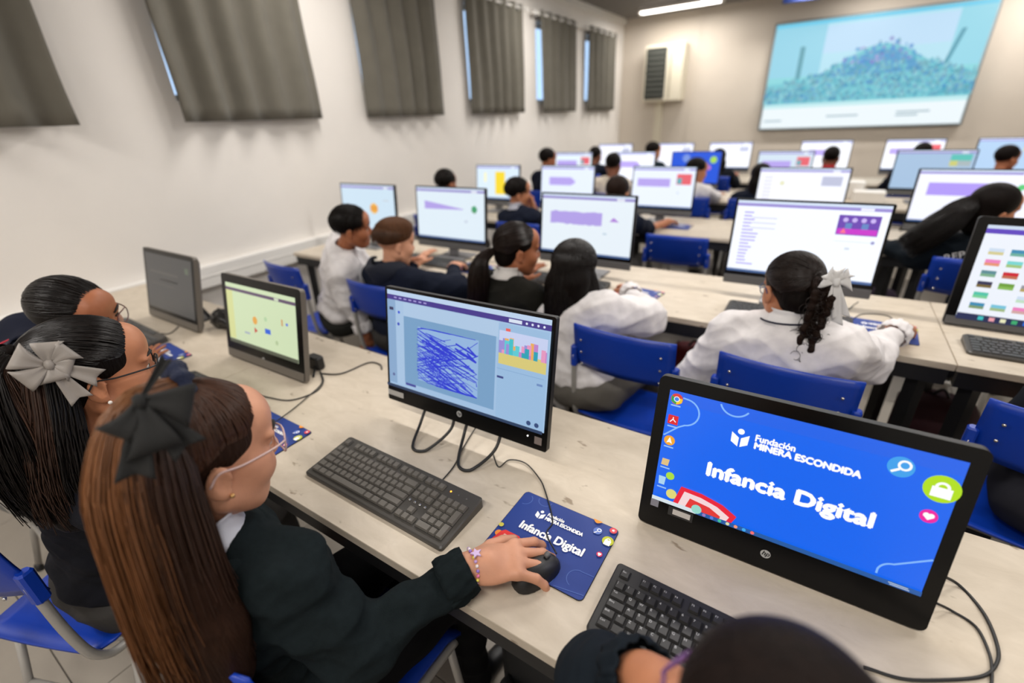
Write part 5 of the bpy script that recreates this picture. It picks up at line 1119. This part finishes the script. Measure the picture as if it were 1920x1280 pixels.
# -- purple glasses
p4 = person('dark-haired student with purple glasses and a hand to the cheek', (.072, .228, 1.068), (42, -20, -4), (.14, .02, .53), 20, (.095, .174, .945), 'tan', .005, .98, handL=dict(w=(-.060, .335, .935), e=(-.135, .385, .79), f=(.55, -.30, .7), u=(-.7, .5, .4), pose='curl'), handR=dict(w=(.22, .40, DZ + .045), pose='flat'), top=rgb(22, 29, 36), cuff=True, infl=.010, bottom=rgb(18, 18, 20), hair='fringe', hcol=np.array(rgb(24, 16, 13)), seed=9)
W = p4['W']; O = p4['O']; rnd = p4['rnd']; a, b_ = pulled_strands(W, (.086, .111, .089), (0, -.97, -.2), 1300, rnd, np.array(rgb(30, 20, 16)), 14, -.75, .75); strands('swept_hair', p4['t'], O, a, .0012, .001, b_)
a, b_ = tail_strands([W(0, -.09, .0), W(0, -.11, -.06), W(0, -.115, -.16), W(0, -.11, -.25)], lambda t: .055, 500, rnd, lambda ox, oy: BLK, 12, .003, (1.1, .6), tuple(p4['ri'])); strands('back_hair', p4['t'], O, a, .0014, .0008, b_)
glasses(p4['t'], O, W, p4['R'], p4['s'], rgb(110, 70, 130), .028, .021)

# -- second row
pb1 = person('student in white shirt with short black hair turned aside with a smile', (-2.045, 1.60, 1.055), (-42, 6, 6), (-2.30, 1.60, .53), -38, (-2.12, 1.575, .93), 'brown', .006, .96, handR=dict(w=(-1.98, 1.50, .50), e=(-2.04, 1.50, .70), pose='curl'), handL=dict(w=(-2.02, 1.86, DZ + .05), pose='flat'), top=WHITE, infl=.028, bottom=rgb(44, 44, 41), hair='short', hcol=BLK, fuzz=1500, seed=11, cloth_wr=(.009, 20), cuff=True, sleeve=1.12)
pb2 = person('student in hooded navy jacket with brown hair shaved at the sides', (-1.738, 1.60, 1.0), (-22, 10, 0), (-1.74, 1.53, .53), -8, (-1.75, 1.565, .878), 'light', .006, .95, handR=dict(w=(-1.635, 1.90, DZ + .066), e=(-1.455, 1.70, DZ + .03), f=(-.35, 1, -.05), s=.92, pose='mouse'), handL=dict(w=(-1.95, 1.95, DZ + .045), pose='flat'), top=NAVY, infl=.020, bottom=GREYT, hair='fade', hcol=MBR, fuzz=1800, seed=13, sleeve=1.1)
q = MB(); N = pb2['N']; G = []
for i in range(9):
    v = i / 8; row = []
    for j in range(21):
        a0 = math.pi * (1.0 + j / 20); rr = .085 + .03 * math.sin(math.pi * v); row.append(N + np.array([math.cos(a0) * rr, math.sin(a0) * rr * 1.05 - .01, .045 - .10 * v * v + .01 * math.sin(6 * v + j * .5)]) - pb2['O'])
    G.append(row)
q.sheet(G, .012); q.build('hood', mat('cloth_hood', NAVY, .9, bump=.2, bscale=500), pb2['t'], True)
a, b_ = pulled_strands(pb2['W'], (.085, .103, .088), (0, .3, .96), 260, pb2['rnd'], MBR * 1.1, 8); 
pg3 = person('student in black jacket with a low dark ponytail turned to the side', (-1.02, 1.60, 1.04), (-40, 6, 0), (-1.06, 1.53, .53), -15, (-1.055, 1.565, .915), 'brown', .0055, .95, handR=dict(w=(-.93, 1.93, DZ + .05), pose='flat'), handL=dict(w=(-1.2, 1.93, DZ + .05), pose='flat'), top=rgb(30, 29, 25), infl=.018, bottom=GREYT, hair='pulled', hcol=BLK, collar=rgb(216, 212, 208), seed=15)
W = pg3['W']; O = pg3['O']; rnd = pg3['rnd']; a, b_ = pulled_strands(W, r_, (0, -.98, -.2), 500, rnd, DBR, 12); strands('swept_hair', pg3['t'], O, a, .0014, .0012, b_)
tp = W(0, -.105, -.005); fall = [tp, tp + np.array([-.03, -.04, -.03]), tp + np.array([-.045, -.055, -.10]), tp + np.array([-.055, -.055, -.20]), tp + np.array([-.06, -.05, -.29])]
a, b_ = tail_strands(fall, lambda t: .012 + .034 * min(1, 2 * t), 420, rnd, lambda ox, oy: DBR, 14, .002); strands('ponytail', pg3['t'], O, a, .0016, .001, b_)
V, F = smesh([rc(fall[i], fall[i + 1], .014 + .005 * i, .019 + .005 * i, .02) for i in range(4)], .007); np_mesh('hair_core', V, F, M_hair, pg3['t'], O, np.tile(BLK, (len(V), 1)))
q = MB(); q.lathe([(.001, -.008), (.010, 0), (.001, .008)], 10); q.build('hair_tie', M_white, pg3['t'], True, tuple(tp - O))
pg4 = person('student in white shirt with very long straight dark hair', (-.755, 1.60, .985), (-6, 12, 0), (-.66, 1.53, .53), -6, (-.745, 1.56, .868), 'tan', .0055, .96, handR=dict(w=(-.65, 1.955, DZ + .062), e=(-.50, 1.75, DZ + .03), f=(-.6, 1, -.05), pose='mouse'), handL=dict(w=(-.92, 1.9, DZ + .05), pose='flat'), top=WHITE, infl=.022, bottom=rgb(96, 92, 86), hair='longdown', hcol=BLK, seed=17, cloth_wr=(.009, 20), cuff=True, sleeve=1.2)
W = pg4['W']; O = pg4['O']; rnd = pg4['rnd']; P_, C_ = [], []
for i in range(1500):
    ph = math.radians(rnd.uniform(35, 325)); d1 = np.array([math.sin(ph) * .95, math.cos(ph), -.32]); d0 = np.array([rnd.normal(0, .05), rnd.uniform(-.3, .75), 1.0]); d0[1] = max(-.4, min(.8, d0[1])); path = [on_cap(slerp(d0, d1, t), (.084, .103, .087), W, 1.02 + .02 * rnd.random_sample()) for t in np.linspace(0, 1, 8)]; e = path[-1]; ln = rnd.uniform(.23, .35); ob = nrm(e - W(0, -.02, -.03)); ob[2] = 0
    for k in range(1, 9): path.append(e + np.array([0, 0, -ln * k / 8]) + ob * .034 * math.sin(k / 8 * 2.0) + np.array([.004 * math.sin(k + i), -.010 * k / 8, 0]))
    P_.append(path); C_.append(vary(rnd, BLK * 1.15))
strands('long_hair', pg4['t'], O, np.array(P_), .0021, .0012, np.array(C_))
pg5 = person('student in white shirt with a curly braid, white bow and blue glasses', (-.015, 1.60, 1.015), (26, 16, 0), (.02, 1.53, .53), -4, (-.01, 1.565, .905), 'tan', .005, .98, handR=dict(w=(.325, 1.945, DZ + .066), e=(.225, 1.73, DZ + .025), f=(.2, 1, -.14), pose='mouse', s=.98, spread=1.3), handL=dict(w=(-.24, 1.78, .62), e=(-.24, 1.58, .66), pose='flat'), top=WHITE, infl=.024, bottom=GREYT, hair='pulled', hcol=BLK, collar=rgb(228, 226, 226), seed=19, cloth_wr=(.010, 20), cuff=True, sleeve=1.2, hres=.005)
W = pg5['W']; O = pg5['O']; rnd = pg5['rnd']; a, b_ = pulled_strands(W, r_, (.30, -.90, .12), 900, rnd, DBR * .95, 14); strands('swept_hair', pg5['t'], O, a, .0012, .001, b_)
tp = W(.030, -.106, .032); br = [tp, tp + np.array([.012, -.025, -.03]), tp + np.array([.010, -.035, -.08]), tp + np.array([.002, -.045, -.165]), tp + np.array([-.006, -.05, -.255])]; G_ = np.array(smooth_path(br, 12)); L_ = len(G_); prm = []
for k in range(3):
    for i in range(0, L_ - 2, 2):
        t0, t1 = i / L_, (i + 2) / L_; f_ = lambda t, g: g + np.array([math.sin(2 * math.pi * (t * 3.2 + k / 3)), .55 * math.cos(4 * math.pi * (t * 3.2 + k / 3)), 0]) * (.015 + .006 * math.sin(math.pi * t)); prm.append(rc(f_(t0, G_[i]), f_(t1, G_[i + 2]), .0125 - .005 * t0, .0125 - .005 * t1, .004))
V, F = smesh(prm, .004); np_mesh('braid', V, F, M_hair, pg5['t'], O, np.tile(DBR, (len(V), 1)))
P_, C_ = [], []
for i in range(240):
    t = rnd.random_sample(); g = G_[min(L_ - 1, int(t * L_))] + rnd.normal(0, .010, 3); a0 = rnd.random_sample() * 6.3; rr = rnd.uniform(.005, .012); dr = nrm(rnd.normal(0, 1, 3)); dr[2] -= .4; P_.append([g + dr * .028 * u + rr * np.array([math.cos(a0 + 6 * u) - math.cos(a0), .5 * math.sin(a0 + 6 * u), math.sin(a0 + 6 * u) - math.sin(a0)]) for u in np.linspace(0, 1, 12)]); C_.append(vary(rnd, DBR))
strands('curls', pg5['t'], O, np.array(P_), .0011, .0007, np.array(C_))
q = MB(); q.tube(smooth_path([br[-1], br[-1] + np.array([-.01, -.012, -.03]), br[-1] + np.array([-.015, -.012, -.06])], 6), [.012] + [.013] * 5 + [.012] * 5 + [.006] * 2, 8) if False else None
bow('bow', pg5['t'], O, tp + np.array([.034, -.040, .012]), np.array(Matrix.Rotation(math.radians(8), 3, 'Z')), mat('white_satin', rgb(220, 220, 220), .5, sheen=.2), .074, [(20, .42, .8), (160, .42, .8), (75, .40, .7), (120, .40, .7)], [(-84, 1.75, .80), (-72, 1.5, .6)])
glasses(pg5['t'], O, W, pg5['R'], pg5['s'], rgb(44, 66, 110), .026, .02)
q = MB(); q.tube([pg5['N'] + pg5['up'] * .026 + (pg5['ri'] * math.cos(a0) * .074 + np.cross(pg5['up'], pg5['ri']) * math.sin(a0) * .074) - O for a0 in np.linspace(0, 2 * math.pi, 25)[:-1]], .0028, 6, closed=True); q.build('lanyard', mat('navy_cord', rgb(26, 28, 50), .8), pg5['t'], True)
pr = person('student in a dark jacket on the turned blue chair, mostly out of view', (.80, 1.60, 1.06), (-10, 8, 0), (.74, 1.53, .53), -12, None, 'tan', .008, .95, handR=dict(w=(.92, 1.80, .62)), handL=dict(w=(.66, 1.80, .62), pose='flat'), top=rgb(19, 22, 29), bottom=rgb(40, 40, 46), hair='pulled', hcol=BLK, seed=21)

# -- third row and further
person('short-haired student seen only by the top of the head behind the tree screen', (-2.65, 3.10, 1.075), (-4, 6, 0), None, 0, None, 'brown', .009, .95, top=NAVY, bottom=GREYT, hair='short', fuzz=300, seed=23)
person('student in navy resting chin on hand, short black hair', (-1.945, 3.10, 1.025), (-48, 4, 4), (-1.88, 3.05, .53), -12, (-1.93, 3.06, .90), 'tan', .007, .95, handR=dict(w=(-1.85, 3.16, .91), e=(-1.78, 3.22, .76), f=(-.2, .1, 1), u=(.6, .7, 0), pose='curl'), handL=dict(w=(-2.12, 3.36, DZ + .05), pose='flat'), top=NAVY, bottom=GREYT, hair='short', fuzz=400, collar=rgb(150, 150, 160), seed=25)
person('student in navy stretching a bare forearm to the mouse, hair above the screen', (-1.16, 3.12, 1.045), (-4, 8, 0), None, 0, None, 'tan', .007, .96, handR=dict(w=(-.925, 3.565, DZ + .045), e=(-1.0, 3.33, DZ + .035), f=(.25, 1, -.05), pose='mouse'), top=NAVY, bottom=GREYT, hair='short', hcol=DBR, sleeve_cut=.17, seed=27)
pj = person('student in dark lettered jacket with long dark hair falling over one shoulder', (.70, 3.10, 1.045), (-58, 4, 10), (.80, 3.04, .53), -25, (.735, 3.07, .915), 'tan', .006, .97, handL=dict(w=(.31, 3.34, DZ + .05), e=(.50, 3.16, .79), f=(-.9, .5, -.05), pose='flat'), handR=dict(w=(.95, 3.4, DZ + .05)), top=rgb(22, 31, 38), infl=.022, bottom=rgb(30, 30, 36), hair='long', hcol=BLK, seed=29, sleeve=1.2)
W = pj['W']; O = pj['O']; rnd = pj['rnd']; tp = W(-.01, -.095, .03); fall = [tp, tp + np.array([-.04, -.03, -.035]), tp + np.array([-.09, -.05, -.10]), tp + np.array([-.15, -.055, -.17]), tp + np.array([-.21, -.05, -.24])]
a, b_ = tail_strands(fall, lambda t: .035 + .030 * math.sin(math.pi * min(1, t * .8)), 800, rnd, lambda ox, oy: BLK * 1.1, 14, .003); strands('long_hair', pj['t'], O, a, .002, .0012, b_)
V, F = smesh([rc(fall[i], fall[i + 1], .026, .026, .02) for i in range(3)], .009); np_mesh('hair_core', V, F, M_hair, pj['t'], O, np.tile(BLK, (len(V), 1)))
for (tx, pc, sz, ti) in (('REP', pxy(1770, 490, 2.88), .046, 22), ('V', pxy(1774, 507, 2.88), .04, 8)):
    V_, F_ = text_polys(tx, sz, 0.0); q = MB(); q.cur = rgb(206, 204, 200); aa = math.radians(ti); q.add([pc + np.array([(x * math.cos(aa) - y * math.sin(aa)), -.002, x * math.sin(aa) + y * math.cos(aa)]) - O for x, y in V_], F_); q.build('lettering', M_print, pj['t'], col=True)
bk = [(-2.50, 4.60, 1.135, -35, NAVY, 'short', 'dark-jacketed student by the white wall, short dark hair'), (-1.77, 4.60, 1.085, 0, CREAM, 'short', 'student in cream shirt seen from behind, short black hair'),
      (-.98, 4.60, 1.04, -50, WHITE, 'short', 'student in white shirt leaning aside behind the red-picture screen'), (-.46, 4.60, .995, 25, NAVY, 'longdown', 'student in navy with long dark hair beside the faint-list screen'),
      (-2.60, 6.10, 1.055, -10, NAVY, 'short', 'student in navy between the pale screen and the white screens'), (-1.84, 6.10, 1.10, -45, rgb(26, 40, 48), 'short', 'dark-clothed student turned sideways below the wall cabinet'),
      (-1.07, 6.10, 1.015, 0, rgb(20, 24, 30), 'longdown', 'black-clad student beside the saturated blue screen'), (.02, 6.10, 1.025, -8, rgb(36, 34, 40), 'short', 'student in dark top with a red collar'),
      (.74, 6.10, 1.055, 0, NAVY, 'pulled', 'student showing just dark hair above the dull blue screen'), (1.34, 6.10, 1.02, -55, rgb(96, 34, 40), 'short', 'student in dark red top turned sideways')]
for i, (x, y, z, yw, c_, hr, lb) in enumerate(bk):
    p_ = person(lb, (x, y, z), (yw, 6, 0), None, yw * .5, None, ['brown', 'deep', 'tan'][i % 3], .010, .93, top=c_, bottom=GREYT, hair=hr, seed=31 + i, eyes=False, collar=rgb(170, 30, 40) if 'red collar' in lb else None, handR=dict(w=(x + .16, y + .36, DZ + .05), pose='flat'), handL=dict(w=(x - .16, y + .34, DZ + .05), pose='flat'))
